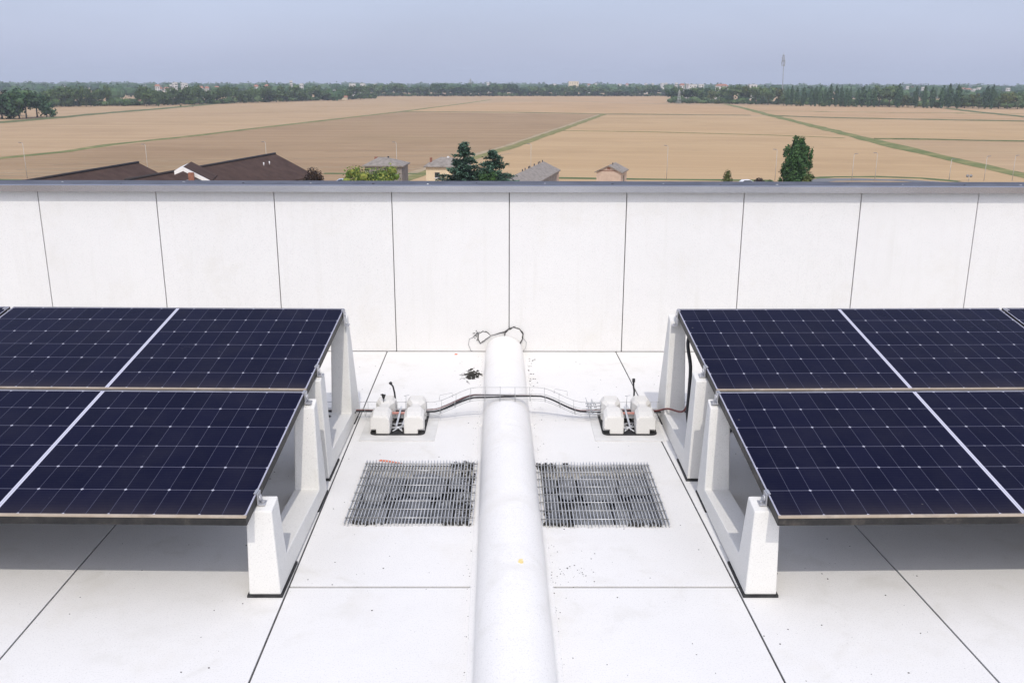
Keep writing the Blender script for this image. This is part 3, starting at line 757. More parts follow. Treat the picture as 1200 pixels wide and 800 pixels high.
ribbon('field_verge', [(655,153.3),(760,154.8),(900,158.5),(990,162)], 2.6, M_VERGE, .5, .2, 6)
ribbon('field_verge', [(850,122),(872,127),(900,134.6),(980,154.5),(1060,174),(1130,190),(1240,215)], 7.5, M_GREENV, .5, .12, 7)
ribbon('field_verge', [(903,136),(1000,138.8),(1230,143)], 9, M_HEDGE, .5, .6, 8)
ribbon('field_verge', [(1025,163),(1100,164),(1230,166.5)], 4.6, M_HEDGE, .5, .6, 9)
ribbon('field_verge', [(1112,127.5),(1150,132),(1230,140)], 10, M_HEDGE, .5, .6, 10)
for k, (a, b, v) in enumerate(((890,970,130.2),(955,1040,131.3),(1040,1130,132),(1120,1250,133),(560,700,119),(640,780,116.5))):
    ribbon('crop_line', [(a,v),(b,v+.5)], 9, M_TRACK if k > 3 else M_VERGE, .48, 0, 20+k)
for k, (pts_, w_) in enumerate((([(-30,203.5),(60,202.2),(150,202.6)],1.6),([(-30,206.5),(50,205.6),(100,206)],1.4),([(20,199),(180,195.5),(330,193)],1.0),([(240,188.5),(420,184.5),(560,181)],.9),([(330,197),(430,195.6),(500,195)],1.0),([(60,193.5),(240,187)],.9),([(380,178),(560,174.5)],.9),([(470,200),(540,191.5),(600,179.5)],1.0))):
    ribbon('crop_line', pts_, w_, M_TRACK, .46, 0, 60+k)
ribbon('grass_bank', [(380,203.5),(520,204)], 3, M_LAWN, .3, .2, 11)
ribbon('grass_bank', [(640,208.5),(780,210.5),(905,212)], 4, M_LAWN, .3, .2, 12)
ribbon('grass_bank', [(952,209),(975,207.5),(1030,207.2),(1080,209),(1125,213)], 3.5, M_LAWN, .3, .2, 13)
ribbon('grass_bank', [(-30,211),(25,211.5)], 4, M_LAWN, .3, .2, 14)
ribbon('access_road', [(940,214),(970,210.8),(1010,210.6),(1060,211.5),(1110,215)], 5, M_ROAD, .34, 0, 15)

# ------------------------------------------------------------------ foliage
def leaf_mat(name, a, b, c):
    t = NT(name, .75, 0, .2)
    gnode = t.n('ShaderNodeNewGeometry'); oi = t.n('ShaderNodeObjectInfo')
    col = t.ramp(gnode.outputs['Random Per Island'], [(0, a), (.55, b), (1, c)])
    hs = t.n('ShaderNodeHueSaturation'); t.l(col, hs.inputs['Color'])
    t.l(t.math('ADD', t.math('MULTIPLY', oi.outputs['Random'], .5), .75), hs.inputs['Value'])
    t.l(hs.outputs[0], t.b.inputs['Base Color']); return t.m
LEAF = leaf_mat('tree_leaves', (.040,.068,.026), (.065,.105,.036), (.105,.15,.055))
LEAF_DK = leaf_mat('poplar_leaves', (.024,.055,.026), (.042,.085,.036), (.07,.12,.05))
LEAF_CT = leaf_mat('columnar_leaves', (.017,.045,.013), (.034,.078,.023), (.062,.12,.038))
LEAF_YG = leaf_mat('yellow_green_leaves', (.055,.095,.018), (.10,.15,.03), (.26,.26,.055))
LEAF_RD = leaf_mat('copper_leaves', (.018,.012,.010), (.035,.022,.014), (.06,.035,.02))
LEAF_CD = leaf_mat('cedar_needles', (.036,.080,.052), (.062,.125,.080), (.11,.19,.125))
LEAF_BR = leaf_mat('bright_leaves', (.03,.075,.02), (.05,.115,.03), (.09,.17,.05))
LEAF_LG = leaf_mat('light_leaves', (.055,.090,.036), (.085,.13,.048), (.125,.17,.07))
LEAF_OL = leaf_mat('olive_leaves', (.05,.07,.018), (.085,.105,.03), (.13,.14,.04))
BARK = mottled('bark', (.06,.05,.04), (.12,.10,.08), 2, .9)

def crown(mb, blobs, n, size, rnd, core=.62):
    """leaf clumps spread through the blobs' volume plus small dense cores that stop the light"""
    vol = [b[1][0]*b[1][1]*b[1][2] for b in blobs]; tot = sum(vol)
    for (c, r), v in zip(blobs, vol):
        c = Vector(c)
        if core:
            rings = []; m = 7
            for i in range(1, 5):
                ph = math.pi*i/5
                rings.append([(c.x+math.sin(ph)*math.cos(2*math.pi*k/m)*r[0]*core*rnd.uniform(.8,1.15), c.y+math.sin(ph)*math.sin(2*math.pi*k/m)*r[1]*core*rnd.uniform(.8,1.15), c.z-math.cos(ph)*r[2]*core) for k in range(m)])
            mb.loft(rings, 0)
        for _ in range(max(6, int(n*v/tot))):
            d = Vector((rnd.gauss(0,1), rnd.gauss(0,1), rnd.gauss(0,1))).normalized()
            q = rnd.uniform(.55, 1.08)
            p = c + Vector((d.x*r[0]*q, d.y*r[1]*q, d.z*r[2]*q))
            s = size*rnd.uniform(.6,1.3)
            nrm = (d + Vector((rnd.gauss(0,.5), rnd.gauss(0,.5), rnd.gauss(0,.5)+.3))).normalized()
            a = nrm.cross(Vector((rnd.gauss(0,1), rnd.gauss(0,1), rnd.gauss(0,1)))).normalized(); b = nrm.cross(a)
            mb.add([p+a*s, p+b*s*.7+nrm*s*.2, p-a*s, p-b*s*.7+nrm*s*.1], [(0,1,2,3)], 0)
def make_tree(kind, rnd, leaf, n=260):
    """unit tree: 1 m high, about 1 m wide before scaling"""
    cr = MB(); tk = MB()
    if kind == 'poplar':
        bl = [((rnd.uniform(-.04,.04), rnd.uniform(-.04,.04), z), (w, w, .13)) for z, w in ((.14,.17),(.28,.26),(.42,.31),(.56,.30),(.70,.25),(.82,.18),(.92,.10))]
        crown(cr, bl, n, .055, rnd); h0 = .12
    elif kind == 'broad':
        bl = [((0,0,.60), (.36,.36,.30))]
        for _ in range(8):
            a = rnd.uniform(0,6.28); q = rnd.uniform(.2,.36); z = rnd.uniform(.36,.82)
            bl.append(((q*math.cos(a), q*math.sin(a), z), (rnd.uniform(.14,.22), rnd.uniform(.14,.22), rnd.uniform(.11,.18))))
        crown(cr, bl, n, .055, rnd); h0 = .28
    else:                                    # low bush
        bl = [((0,0,.40), (.40,.40,.42))]
        for _ in range(6):
            a = rnd.uniform(0,6.28); q = rnd.uniform(.2,.35)
            bl.append(((q*math.cos(a), q*math.sin(a), rnd.uniform(.2,.7)), (.2,.2,.22)))
        crown(cr, bl, n, .06, rnd); h0 = .1
    tk.tube([(0,0,-.01),(.005,.0,h0*.6),(0,.005,h0+.15),(.0,.0,.7)], [.028,.020,.016,.006], 6)
    for _ in range(3):
        a = rnd.uniform(0,6.28); tk.tube([(0,0,h0+.05),(.12*math.cos(a),.12*math.sin(a),h0+.25)], [.012,.005], 5)
    return cr, tk
def tree_proto(kind, leaf, seed, n=420):
    rnd = random.Random(seed); cr, tk = make_tree(kind, rnd, leaf, n)
    t = thing('tree', 'x', 'tree'); cr.build('crown', leaf, t, fix=False); tk.build('trunk', BARK, t); return t
protos = {}
def put_tree(name, kind, leaf, u, v, vtop, wpx, label, group, seed):
    key = (kind, leaf.name, seed % 4)
    new = key not in protos
    if new: protos[key] = tree_proto(kind, leaf, hash(kind) % 7 * 0 + seed % 4 + len(kind)*10)
    o = protos[key] if new else copy_tree(protos[key])
    p = ground_at(u, v); top = height_at(u, vtop, p.y)
    H = top.z-GZ; W = wpx/FPX*p.y
    base_w = .60 if kind == 'poplar' else .86
    rr = random.Random(seed*13+5)
    o.location = (p.x, p.y, GZ); o.scale = (W/base_w, W/base_w, H); o.rotation_euler.z = rr.uniform(0,6.28)
    o.name = name; o['label'] = label; o['category'] = 'tree'
    if group: o['group'] = group
    return o
rnd = random.Random(101)
# poplars on the right, each where it stands in the row
POP = 'poplars along the right horizon'
LP = 'slender dark poplar in the long row on the horizon right of the telecom mast'
for k, (u, vt, wd) in enumerate(((922,103,5),(927,101,5),(933,103,6),(941,102,6),(950,103,5.5),(955,102,6),(960,101.5,6),(966,103,5),(972,100,8),(979,101.5,6),(985,103,5.5),(991,103.5,5.5),(995,103.5,5),
                               (1004,104,6),(1010,102,9),(1017,103,8),(1024,104,7),(1052,100.5,9),(1072,104,7.5),(1082,101.5,6.5),(1091,104,8),(1103,102,8),(1111,100.5,9),(1121,100.5,8.5),(1154,102.5,9),(1161,101,6.5))):
    put_tree('poplar_tree', 'poplar', LEAF_DK, u, 124.3+(u-920)*.016, vt-(1.8 if u > 1045 else .8), wd*1.05, LP, POP, k)
LBR = 'round broadleaf tree on the far field edge at the right of the photo'
for k, (u, vt, wd, vb) in enumerate(((833,104,16,121),(845,100,16,121.5),(858,98,20,122),(872,98.5,16,122),(885,99,20,122.5),(900,101,18,123),(912,101,16,123),(918,110,12,124),(1000,117,10,125),(990,116,16,125),(1030,98.5,24,125),(1042,98,26,125.5),(1058,110,14,126),(1064,112,14,126),
                                  (1130,110,18,127),(1140,108,16,127),(1147,112,12,127.5),(1170,108,18,127.5),(1180,106,18,128),(1192,107,18,128),(1204,106,20,128),(1098,118,8,127),(1086,117,8,127),(965,118,10,125),(935,116,9,124.5),(820,112,11,121),(828,113,9,121.5),(840,114,10,121.8),(808,114,10,121.5))):
    put_tree('broadleaf_tree', 'broad' if vt < 113 else 'bush', LEAF_LG if k % 3 else LEAF_OL, u, vb, vt, wd, LBR, 'broadleaf trees at the right field edge', k)
LLN = 'tree in the hazy tree line behind the fields at the left'
k = 0
for u in range(58, 440, 7):
    vb = 126.5-(u-60)*.018 if u < 240 else 123.2-(u-240)*.033
    if 128 < u < 162: vt = 116.5
    else: vt = 101.5+rnd.uniform(-3.5,6.5)
    put_tree('broadleaf_tree' if vt < 115 else 'bush', 'broad' if vt < 115 else 'bush', LEAF, u+rnd.uniform(-2,2), vb-.6+rnd.uniform(-.5,.2), vt, rnd.uniform(10,18), LLN, 'trees in the left tree line', k); k += 1
for u, vb, vt, wd in ((226,125.5,116.5,8),(186,127,119,3),(212,126,122.5,2),(172,125,103,16),(183,124.5,104,14),(447,112.5,98,22),(345,118,101,16)):
    put_tree('broadleaf_tree', 'broad', LEAF, u, vb, vt, wd, {226:'small lone tree standing on the hedge strip at the left',186:'tiny bush on the hedge strip below the left tree line',212:'smallest bush on the hedge strip, left of the lone tree',172:'tall tree at the left end of the clump under the white town',183:'tall tree at the right end of the clump under the white town',447:'broad dark tree bulging above the tree line left of centre',345:'dark tree under the tall white house on the horizon'}[u], None, k); k += 1
LCN = 'tree at the front edge of the dark wood on the central horizon'
for u in range(436, 830, 9):
    vt = (97.2 if u < 600 else 100)+rnd.uniform(-1.8,4.2)
    vb = 113.2 if u < 780 else 121
    put_tree('wood_edge_tree', 'broad', LEAF_DK if rnd.random() < .55 else LEAF, u+rnd.uniform(-3,3), vb-rnd.uniform(0,.35), vt, rnd.uniform(13,20), LCN, 'trees at the edge of the central wood', k); k += 1
# the nearer clump on the left with bare trunks showing
LCL = ('tall dark tree cut by the left edge of the photo','big tree with bare trunk in the near left clump, second from the photo edge','leaning tree with bare trunks in the middle of the near left clump','tree with twin bare trunks in the near left clump','small bushy tree at the right end of the near left clump','dark tree at the back of the near left clump')
for j, (u, v, vt, wd, kd) in enumerate(((3,139.5,101,30,'bush'),(23,139.5,102,26,'broad'),(31,138.5,105,24,'broad'),(44,137.5,106,24,'broad'),(55,138,115,15,'bush'),(13,136,102,24,'bush'))):
    put_tree('broadleaf_tree', kd, LEAF_DK, u, v, vt, wd*1.3, LCL[j], 'near trees at the left edge of the fields', j+60)
# low hedge and bushes closing the foot of the tree lines; the far woods beyond
def mass(name, spots, leaf, label, seed, per=26):
    rr = random.Random(seed); mb = MB()
    for (x, y, r, h) in spots: crown(mb, [((x, y, GZ+h*.5), (r, r, h*.55))], per, r*.20, rr, .85)
    return tag(mb.build(name, leaf, fix=False), label, 'woodland', kind='stuff')
sp_ = []
for u in [x*3.0 for x in range(-20, 425)]:
    if u < 240: v = 125.6-(u-60)*.018
    elif u < 440: v = 122.4-(u-240)*.033
    elif u < 785: v = 113.0
    else: v = 121.0+(u-785)*.015
    p = ground_at(u, v); 
    sp_.append((p.x, p.y+rnd.uniform(-1,12), rnd.uniform(3,6), rnd.uniform(3.5,9)))
mass('undergrowth', sp_, LEAF, 'low bushes and hedge closing the foot of the distant tree lines', 3, 22)
sp_ = []
for D, st, hmin, hmax in ((1250,15,11,18),(1500,18,13,20),(1950,20,15,23),(2500,26,16,23),(3200,36,16,24),(4200,48,17,26)):
    x = -D*.66
    while x < D*.66:
        gap = (D < 1900 and -.16 < x/D < .2)
        if not gap: sp_.append((x+rnd.uniform(-6,6), D+rnd.uniform(-60,60), rnd.uniform(.5,.8)*st, rnd.uniform(hmin,hmax)))
        x += st
mass('distant_wood', sp_, LEAF_DK, 'hazy far off woods running along the whole horizon', 4, 24)

# ------------------------------------------------------------------ far town, masts
M_TW = mottled('town_wall', (.52,.51,.49), (.64,.63,.61), .2, .85); M_TW2 = mottled('town_wall_yellow', (.58,.50,.36), (.66,.58,.43), .2, .85)
M_TR = mottled('town_roof', (.30,.14,.10), (.40,.20,.14), .2, .85); M_TG = mottled('window_dark', (.04,.045,.05), (.07,.07,.08), 1, .3)
def town(u, vtop, wpx, D, h, flat, label, yellow=False):
    p = height_at(u, vtop, D); W = wpx/FPX*D; Hh = max(4, p.z-GZ)
    t = thing('town_building', label, 'building', (p.x, D, GZ), random.Random(int(u*7)).uniform(-.3,.3), 'pale town buildings on the horizon')
    m = MB(); top = Hh if flat else Hh-h
    m.box(-W/2, W/2, 0, W*.6, 0, top); m.build('wall', M_TW2 if yellow else M_TW, t)
    wn = MB()
    nx = max(2, int(W/5))
    for zz in (top-2.6, top-5.8):
        for i in range(nx):
            x = -W/2+(i+.5)*W/nx; wn.box(x-.7, x+.7, -.06, -.002, zz-.8, zz+.8)
    wn.build('windows', M_TG, t)['kind'] = 'stuff'
    r = MB()
    if flat: r.box(-W/2-.3, W/2+.3, -.3, W*.6+.3, top+.01, top+.5); r.build('roof', M_TW, t)
    else:
        e = .8; a, b = W/2+e, W*.6+e
        r.add([(-a,-e,top),(a,-e,top),(a,b,top),(-a,b,top),(-a*.55,W*.3,top+h),(a*.55,W*.3,top+h)], [(0,1,5,4),(1,2,5),(2,3,4,5),(3,0,4),(3,2,1,0)]); r.build('roof', M_TR, t)
LT = 'pale building of the distant town showing above the trees on the horizon'
for (u, vt, wd, fl_) in ((62,107,5,0),(92,108,3,1),(184,99,5,0),(187,102,4,0),(194,102,5,0),(200,99.5,3,1),(204,97.5,5,1),(206,96.8,3,1),(214,97.6,5,1),(218,98,3,1),(235,101,5,0),(242,101.5,4,0),(254,101,5,0),(300,99.5,4,0),(312,99,4,0),(341,95,3,1),(353,98.5,4,1),(392,106,3,1),(413,98.5,7,1),(425,98.3,6,1),(440,98.5,3,1),(572,97,3,1),
                         (650,98.5,3,1),(690,98.2,3,0),(698,98,3,1),(726,98.5,4,1),(735,98,3,0),(757,98,3,1),(765,98,3,1),(777,97.7,4,1),(781,97.5,2.5,1),(793,97.5,3,1),(800,98,5,0),(806,98.5,3,1),(812,99.3,10,1),(822,99,6,1),(846,98.6,14,0),(883,99.5,9,1),
                         (1064,101.5,3,1),(1070,102,4,0),(1083,102.5,4,1),(1098,103,5,0),(1130,103,5,0),(1136,103.5,6,0),(1142,104.5,4,1),(1128,105,4,1),(1148,103,4,1),(1182,103.5,4,1)):
    D = random.Random(int(u)).uniform(1320,1480) if u < 1000 else random.Random(int(u)).uniform(1550,1900)
    if u in (62,92,392): D = 1400
    if 436 < u < 790: D += 750
    town(u, vt, wd, D, 2.5, fl_, LT)
town(672.5, 95.6, 11, 2300, 2.5, 1, 'yellowish tower block standing above the trees right of the centre of the horizon', True)
# low farm sheds in the gap of the left tree line
for u, v, wpx, hh, lab in ((140,123.6,12,5,'long low farm building in the gap of the left tree line'),(163,123.0,7,4.5,'small farm shed right of the long one in the left tree line'),(403,117.2,7,5,'reddish farm shed in the tree line left of the centre')):
    p = ground_at(u, v); W = wpx/FPX*p.y
    t = thing('farm_shed', lab, 'shed', (p.x, p.y, GZ)); m = MB(); m.box(-W/2,W/2,0,8,0,hh-1.6); m.build('wall', M_TW2, t)
    r = MB(); r.add([(-W/2-.4,-.5,hh-1.6),(W/2+.4,-.5,hh-1.6),(W/2+.4,8.5,hh-1.6),(-W/2-.4,8.5,hh-1.6),(-W/2-.4,4,hh+.4),(W/2+.4,4,hh+.4)], [(0,1,5,4),(2,3,4,5),(1,2,5),(3,0,4),(3,2,1,0)]); r.build('roof', M_TR, t)

M_MAST = mottled('mast_steel', (.30,.31,.33), (.40,.41,.43), .5, .6, .3); M_PYL = mottled('pylon_steel', (.36,.38,.36), (.46,.48,.45), .5, .6, .3)
# telecom mast
D = 1200; b0 = height_at(916.5, 118, D); tp = height_at(918.5, 61.5, D)
t = thing('telecom_mast', 'tall slim telecom mast with clustered antennas rising above the right horizon', 'mast', (b0.x, D, GZ))
H = tp.z-GZ; m = MB(); dx = (tp.x-b0.x)
m.tube([(0,0,0),(dx*.4,0,H*.5),(dx*.75,0,H*.82),(dx,0,H)], [.62,.45,.36,.18], 8); m.build('pole', M_MAST, t)
rr = random.Random(3)
for zf, n, rad, hh in ((.93,3,.9,2.2),(.88,4,1.6,2.6),(.83,4,1.9,2.4),(.785,4,2.2,2.6),(.74,3,1.6,2.2)):
    q = MB()
    for k in range(n):
        a = 2*math.pi*k/n+rr.random(); x, y = dx*zf+rad*math.cos(a), rad*math.sin(a); z = H*zf
        q.box(x-.38, x+.38, y-.3, y+.3, z-hh*.55, z+hh*.55); q.tube([(dx*zf,0,z),(x,y,z)], .1, 5)
    q.box(dx*zf-.8, dx*zf+.8, -.8, .8, H*zf-.12, H*zf+.02); q.build('antenna_cluster', M_MAST, t)
# lattice pylons
def pylon(u, vb, vt, label, wf=.10, thick=.16):
    p = ground_at(u, vb); H = height_at(u, vt, p.y).z-GZ
    t = thing('lattice_pylon', label, 'pylon', (p.x, p.y, GZ), .3, 'electricity pylons on the plain')
    m = MB(); wb = H*wf
    def cs(z): q = wb*(1-z/H*.86); return [(-q,-q,z),(q,-q,z),(q,q,z),(-q,q,z)]
    lv = [0,.22,.42,.58,.72,.84,.93,1.0]
    for i in range(len(lv)-1):
        a, b = cs(lv[i]*H), cs(lv[i+1]*H)
        for k in range(4):
            m.tube([a[k], b[k]], thick, 4); m.tube([a[k], b[(k+1)%4]], thick*.6, 4); m.tube([a[(k+1)%4], b[k]], thick*.6, 4)
    m.build('lattice_tower', M_PYL, t)
    q = MB()
    for zf, hw in ((.76,.15),(.88,.12)):
        q.tube([(-H*hw,0,H*zf),(0,0,H*zf+.5),(H*hw,0,H*zf)], thick*.8, 4); q.tube([(-H*hw,0,H*zf),(0,0,H*zf-.6),(H*hw,0,H*zf)], thick*.5, 4)
    q.build('cross_arm', M_PYL, t)
pylon(795.5, 121.7, 105.5, 'greenish lattice pylon at the field edge right of the centre', .13, .2)
pylon(551.5, 112.8, 92.5, 'tall hazy lattice pylon before the wood on the central horizon', .11, .26)
pylon(1083, 126, 108, 'slim pale pylon among the poplars on the right', .05, .14)
pylon(173, 122, 98.5, 'slim pale pylon above the left tree line', .045, .16)

# ------------------------------------------------------------------ buildings just below the roof
M_BROWN = mottled('brown_sheet_roof', (.060,.036,.028), (.085,.053,.041), .6, .85, 0, .12); M_BRIDGE = mottled('ridge_cap', (.022,.017,.016), (.035,.027,.025), 1, .7)
M_GREYR = mottled('grey_tile_roof', (.20,.175,.15), (.30,.265,.23), 1.3, .9); M_CREAM = mottled('cream_wall', (.66,.54,.36), (.72,.60,.41), .6, .85)
M_PINK = mottled('pink_brick_wall', (.50,.38,.29), (.58,.45,.35), 1.2, .9); M_WHITE = mottled('white_board', (.74,.74,.72), (.80,.80,.78), 2, .6); M_BRICK = mottled('brick', (.22,.09,.06), (.30,.14,.09), 3, .9)
M_DWALL = mottled('dim_wall', (.22,.20,.18), (.30,.27,.24), .8, .9)
def gable_house(name, label, ra, rb, halfw, drop, eave_z, roofm, wallm, over=.5, cap=None, hip=0, group=None):
    """house from its two ridge ends (world points); walls to the ground, roof with thickness, all in local axes"""
    ra, rb = Vector(ra), Vector(rb); d = (rb-ra); L = d.xy.length; ang = math.atan2(d.y, d.x)
    t = thing(name, label, 'house' if 'house' in name else 'building', (ra.x, ra.y, GZ), ang, group)
    zr = ra.z-GZ; ze = zr-drop
    m = MB(); m.loft([[(x,-halfw,0),(x,halfw,0),(x,halfw,ze),(x,0,zr-.12) if not hip else (x,0,ze),(x,-halfw,ze)] for x in (0,L)]); m.build('wall', wallm, t)
    r = MB(); k = drop/halfw; hw = halfw+over; zz = zr-k*hw; th = .22; h = hip*halfw
    A0, A1 = (-over, L+over)
    up = [(A0,-hw,zz),(A1,-hw,zz),(A1,hw,zz),(A0,hw,zz),(A0+h,0,zr),(A1-h,0,zr)]
    lo = [(x,y,z-th) for x,y,z in up]
    r.add(up+lo, [(0,1,5,4),(2,3,4,5),(1,2,5),(3,0,4),(6,10,11,7),(8,11,10,9),(7,11,8),(9,10,6),(0,6,7,1),(1,7,8,2),(2,8,9,3),(3,9,6,0)] if hip else
          [(0,1,5,4),(2,3,4,5),(6,10,11,7),(8,11,10,9),(0,6,7,1),(2,8,9,3),(1,7,11,5),(5,11,8,2),(3,9,10,4),(4,10,6,0)])
    ro = r.build('roof', roofm, t)
    if cap:
        c = MB(); c.tube([(A0+h,0,zr+.06),(A1-h,0,zr+.06)], .22, 6); c.build('ridge_cap', cap, ro)
    return t, ro, L, zr, ze
RG = lambda u, v, y: height_at(u, v, y)
def with_z(u, v, z): return ground_at(u, v, z)
gable_house('barn', 'dark brown roofed barn at the far left, lower than the roof beside it', with_z(-20,221,-11), with_z(160,191,-11), 6.2, 3.0, -15, M_BROWN, M_DWALL, .6, M_BRIDGE)
brn, bro, L_, zr_, ze_ = gable_house('barn', 'large dark brown roofed barn with two small vents, right of the lower barn', with_z(150,211,-11), with_z(321,180.5,-11), 7.2, 3.6, -15, M_BROWN, M_DWALL, .6, M_BRIDGE)
for x in (L_-8, L_-10.5):
    q = MB(); q.tube([(x,-2.5,zr_-1.3),(x,-2.5,zr_-.7)], .12, 6); q.build('roof_vent', M_WHITE, bro)
pc = with_z(222, 206, -9.9)
an = thing('porch', 'small white edged gable with a brick post before the large brown barn', 'porch', (pc.x, pc.y, GZ), .2)
q = MB(); s = pc.y/FPX
def rel(u, v): p = height_at(u, v, pc.y); return (p.x-pc.x, p.z-GZ)
(xa,za), (xb,zb), (xc2,zc2) = rel(205,200), rel(214.5,195.5), rel(246,212.5)
q.hexa([(xa,-.1,za-.5),(xb,-.1,zb-.55),(xb,-.1,zb),(xa,-.1,za)], [(xa,6,za-.5),(xb,6,zb-.55),(xb,6,zb),(xa,6,za)])
q.hexa([(xb+.01,-.1,zb-.55),(xc2,-.1,zc2-.5),(xc2,-.1,zc2),(xb+.01,-.1,zb)], [(xb+.01,.2,zb-.55),(xc2,.2,zc2-.5),(xc2,.2,zc2),(xb+.01,.2,zb)]); q.build('bargeboard', M_WHITE, an)
q = MB(); x0_, _ = rel(221.5,205); x1_, _ = rel(227.5,205); q.box(x0_, x1_, -.9, -.15, 0, rel(224,202)[1]); q.build('brick_post', M_BRICK, an)
q = MB(); q.hexa([(xb,.22,zb-.3),(xc2,.22,zc2-.3),(xc2,9,zc2-.3),(xb,9,zb-.3)], [(xb,.22,zb-.02),(xc2,.22,zc2-.02),(xc2,9,zc2-.02),(xb,9,zb-.02)]); q.build('roof', M_BROWN, an)
q = MB(); q.box(xa+.4, xc2-.4, .9, 8.5, 0, zc2-.6); q.build('wall', M_DWALL, an)
# houses
def win(t, x, y, z, w_, h_, ax='x'):
    f = MB(); f.box(x-w_/2, x+w_/2, y-.08, y+.02, z-h_/2, z+h_/2); fo = f.build('window', M_TG, t)
    s_ = MB(); s_.box(x-w_/2-.1, x+w_/2+.1, y-.14, y-.005, z-h_/2-.16, z-h_/2-.01); s_.build('sill', M_WHITE, fo)
def hip_house(name, label, u0, u1, v_eave, v_apex, D, roofm, wallm, ua, depth, wins, chim, rz=0):
    pl, pr_, pa = RG(u0, v_eave, D), RG(u1, v_eave, D), RG(ua, v_apex, D+depth/2)
    W = pr_.x-pl.x; t = thing(name, label, 'house', ((pl.x+pr_.x)/2, D, GZ), rz)
    ze, za_ = pl.z-GZ, pa.z-GZ; ov = .45
    m = MB(); m.box(-W/2+ov, W/2-ov, ov, depth-ov, 0, ze-.02); m.build('wall', wallm, t)
    r = MB(); xa_ = pa.x-(pl.x+pr_.x)/2; hl = W*.10
    up = [(-W/2,0,ze),(W/2,0,ze),(W/2,depth,ze),(-W/2,depth,ze),(xa_-hl,depth/2,za_),(xa_+hl,depth/2,za_)]
    lo = [(x,y,ze-.2) for x,y,z in up[:4]]
    r.add(up+lo, [(0,1,5,4),(1,2,5),(2,3,4,5),(3,0,4),(0,6,7,1),(1,7,8,2),(2,8,9,3),(3,9,6,0),(9,8,7,6)]); ro = r.build('roof', roofm, t)
    for (x, y, w_, h_, mt) in chim:
        zc = ze+(za_-ze)*(1-abs(x-xa_)/(W/2)) if abs(x-xa_) < W/2 else ze
        c = MB(); c.box(x-w_/2, x+w_/2, y-w_/2, y+w_/2, zc-.8, zc+h_); c.build('chimney', mt, ro)
    for (x, z, w_, h_) in wins: win(t, x, ov, z, w_, h_)
    return t
hip_house('farm_house', 'grey hip roofed house behind the yellow green tree', 424, 473, 194.3, 184.2, 188, M_GREYR, M_DWALL, 447, 8.5, [(1.8,4.5,1,1.1),(-1.6,4.5,1,1.1)], [(-2.2,4.6,.6,.5,M_BRICK),(.4,4.2,.3,.6,M_TG)], -.06)
hip_house('farm_house', 'cream walled house with a hip roof and one dark window, half hidden by the conifers', 496, 549, 195.2, 184, 182, M_GREYR, M_CREAM, 521, 8.5, [(-1.75,4.85,.95,1.0),(1.9,4.6,1.1,1.2)], [(-3.2,3,.45,.9,M_BRICK),(.1,4.1,.4,.35,M_WHITE)], -.03)
sd, sro, L_, zr_, ze_ = gable_house('long_shed', 'long grey roofed shed with little vents along its ridge, right of the conifers', with_z(590,211,-15.2), with_z(637,189.3,-15.2), 3.6, 1.7, -17, M_GREYR, M_DWALL, .35)
for i in range(9):
    q = MB(); x = L_-1-i*2.6*(1+.3*(i%2)) ; x = max(1.0, x); q.tube([(x,.1,zr_-.1),(x,.1,zr_+.22),(x+.05,.1,zr_+.40)], [.09,.12,.10], 6); q.build('ridge_vent', M_TG, sro)
q = MB(); q.box(L_-3.2, L_-.2, -3.64, -3.56, .4, 2.2); q.build('door', M_PINK, sd)
hh, hro, L_, zr_, ze_ = gable_house('hut', 'small pink brick hut with a grey gable roof standing alone on the field edge', with_z(713.5,193.5,-15.4), with_z(721,190.3,-15.4), 2.75, 1.35, -17, M_GREYR, M_PINK, .4)
q = MB(); q.box(-.06,-.01,-2.6,2.6,ze_+.02,ze_+.14); q.box(-.05,-.01,-.35,.35,ze_+.35,ze_+.8); q.build('string_course', M_BRICK, hh)
q = MB(); q.box(L_*.5-.5,L_*.5+.5,-2.82,-2.72,0,2.1); q.build('door', M_TG, hh)
q = MB()
q.tube([(L_*.4,-.3,zr_-.2),(L_*.4,-.3,zr_+.35)], .1, 6); q.build('roof_vent', M_TG, hro)

# ------------------------------------------------------------------ near trees and shrubs
def plant(name, label, cat, u, v_top, D, blobs, n, size, leaf, seed, trunk=True, core=.6):
    p = height_at(u, v_top, D); H = p.z-GZ; t = thing(name, label, cat, (p.x, D, GZ)); rr = random.Random(seed)
    cr = MB(); crown(cr, [((x, y, z*H), (rx, ry, rz*H)) for x, y, z, rx, ry, rz in blobs], n, size, rr, core); cr.build('crown', leaf, t, fix=False)
    if trunk:
        tk = MB(); tk.tube([(0,0,-.1),(.03,0,H*.3),(0,.03,H*.55),(0,0,H*.85)], [.22,.17,.11,.03], 7)
        for k in range(5):
            a = rr.uniform(0,6.28); z = H*rr.uniform(.3,.6); tk.tube([(0,0,z),(.6*math.cos(a),.6*math.sin(a),z+H*.12),(1.1*math.cos(a),1.1*math.sin(a),z+H*.2)], [.07,.05,.02], 5)
        tk.build('trunk', BARK, t)
    return t
rr = random.Random(55)
bl = [(0,0,.40,2.5,2.4,.38),(0,0,.66,2.1,2.1,.22),(.1,0,.86,1.05,1.05,.11),(0,0,.18,2.5,2.4,.17)]
for _ in range(64):
    z = rr.uniform(.10,.93); w_ = (3.0 if z < .66 else 3.0-(z-.66)*8.0); a = rr.uniform(0,6.28); q_ = rr.uniform(.6,1.0)*w_
    bl.append((q_*math.cos(a)+.1, q_*math.sin(a), z, rr.uniform(.5,.85), rr.uniform(.5,.85), rr.uniform(.05,.085)))
bl += [(2.75,-.4,.66,.45,.5,.14),(2.6,-.2,.5,.6,.6,.12),(2.85,-.5,.76,.25,.3,.06)]
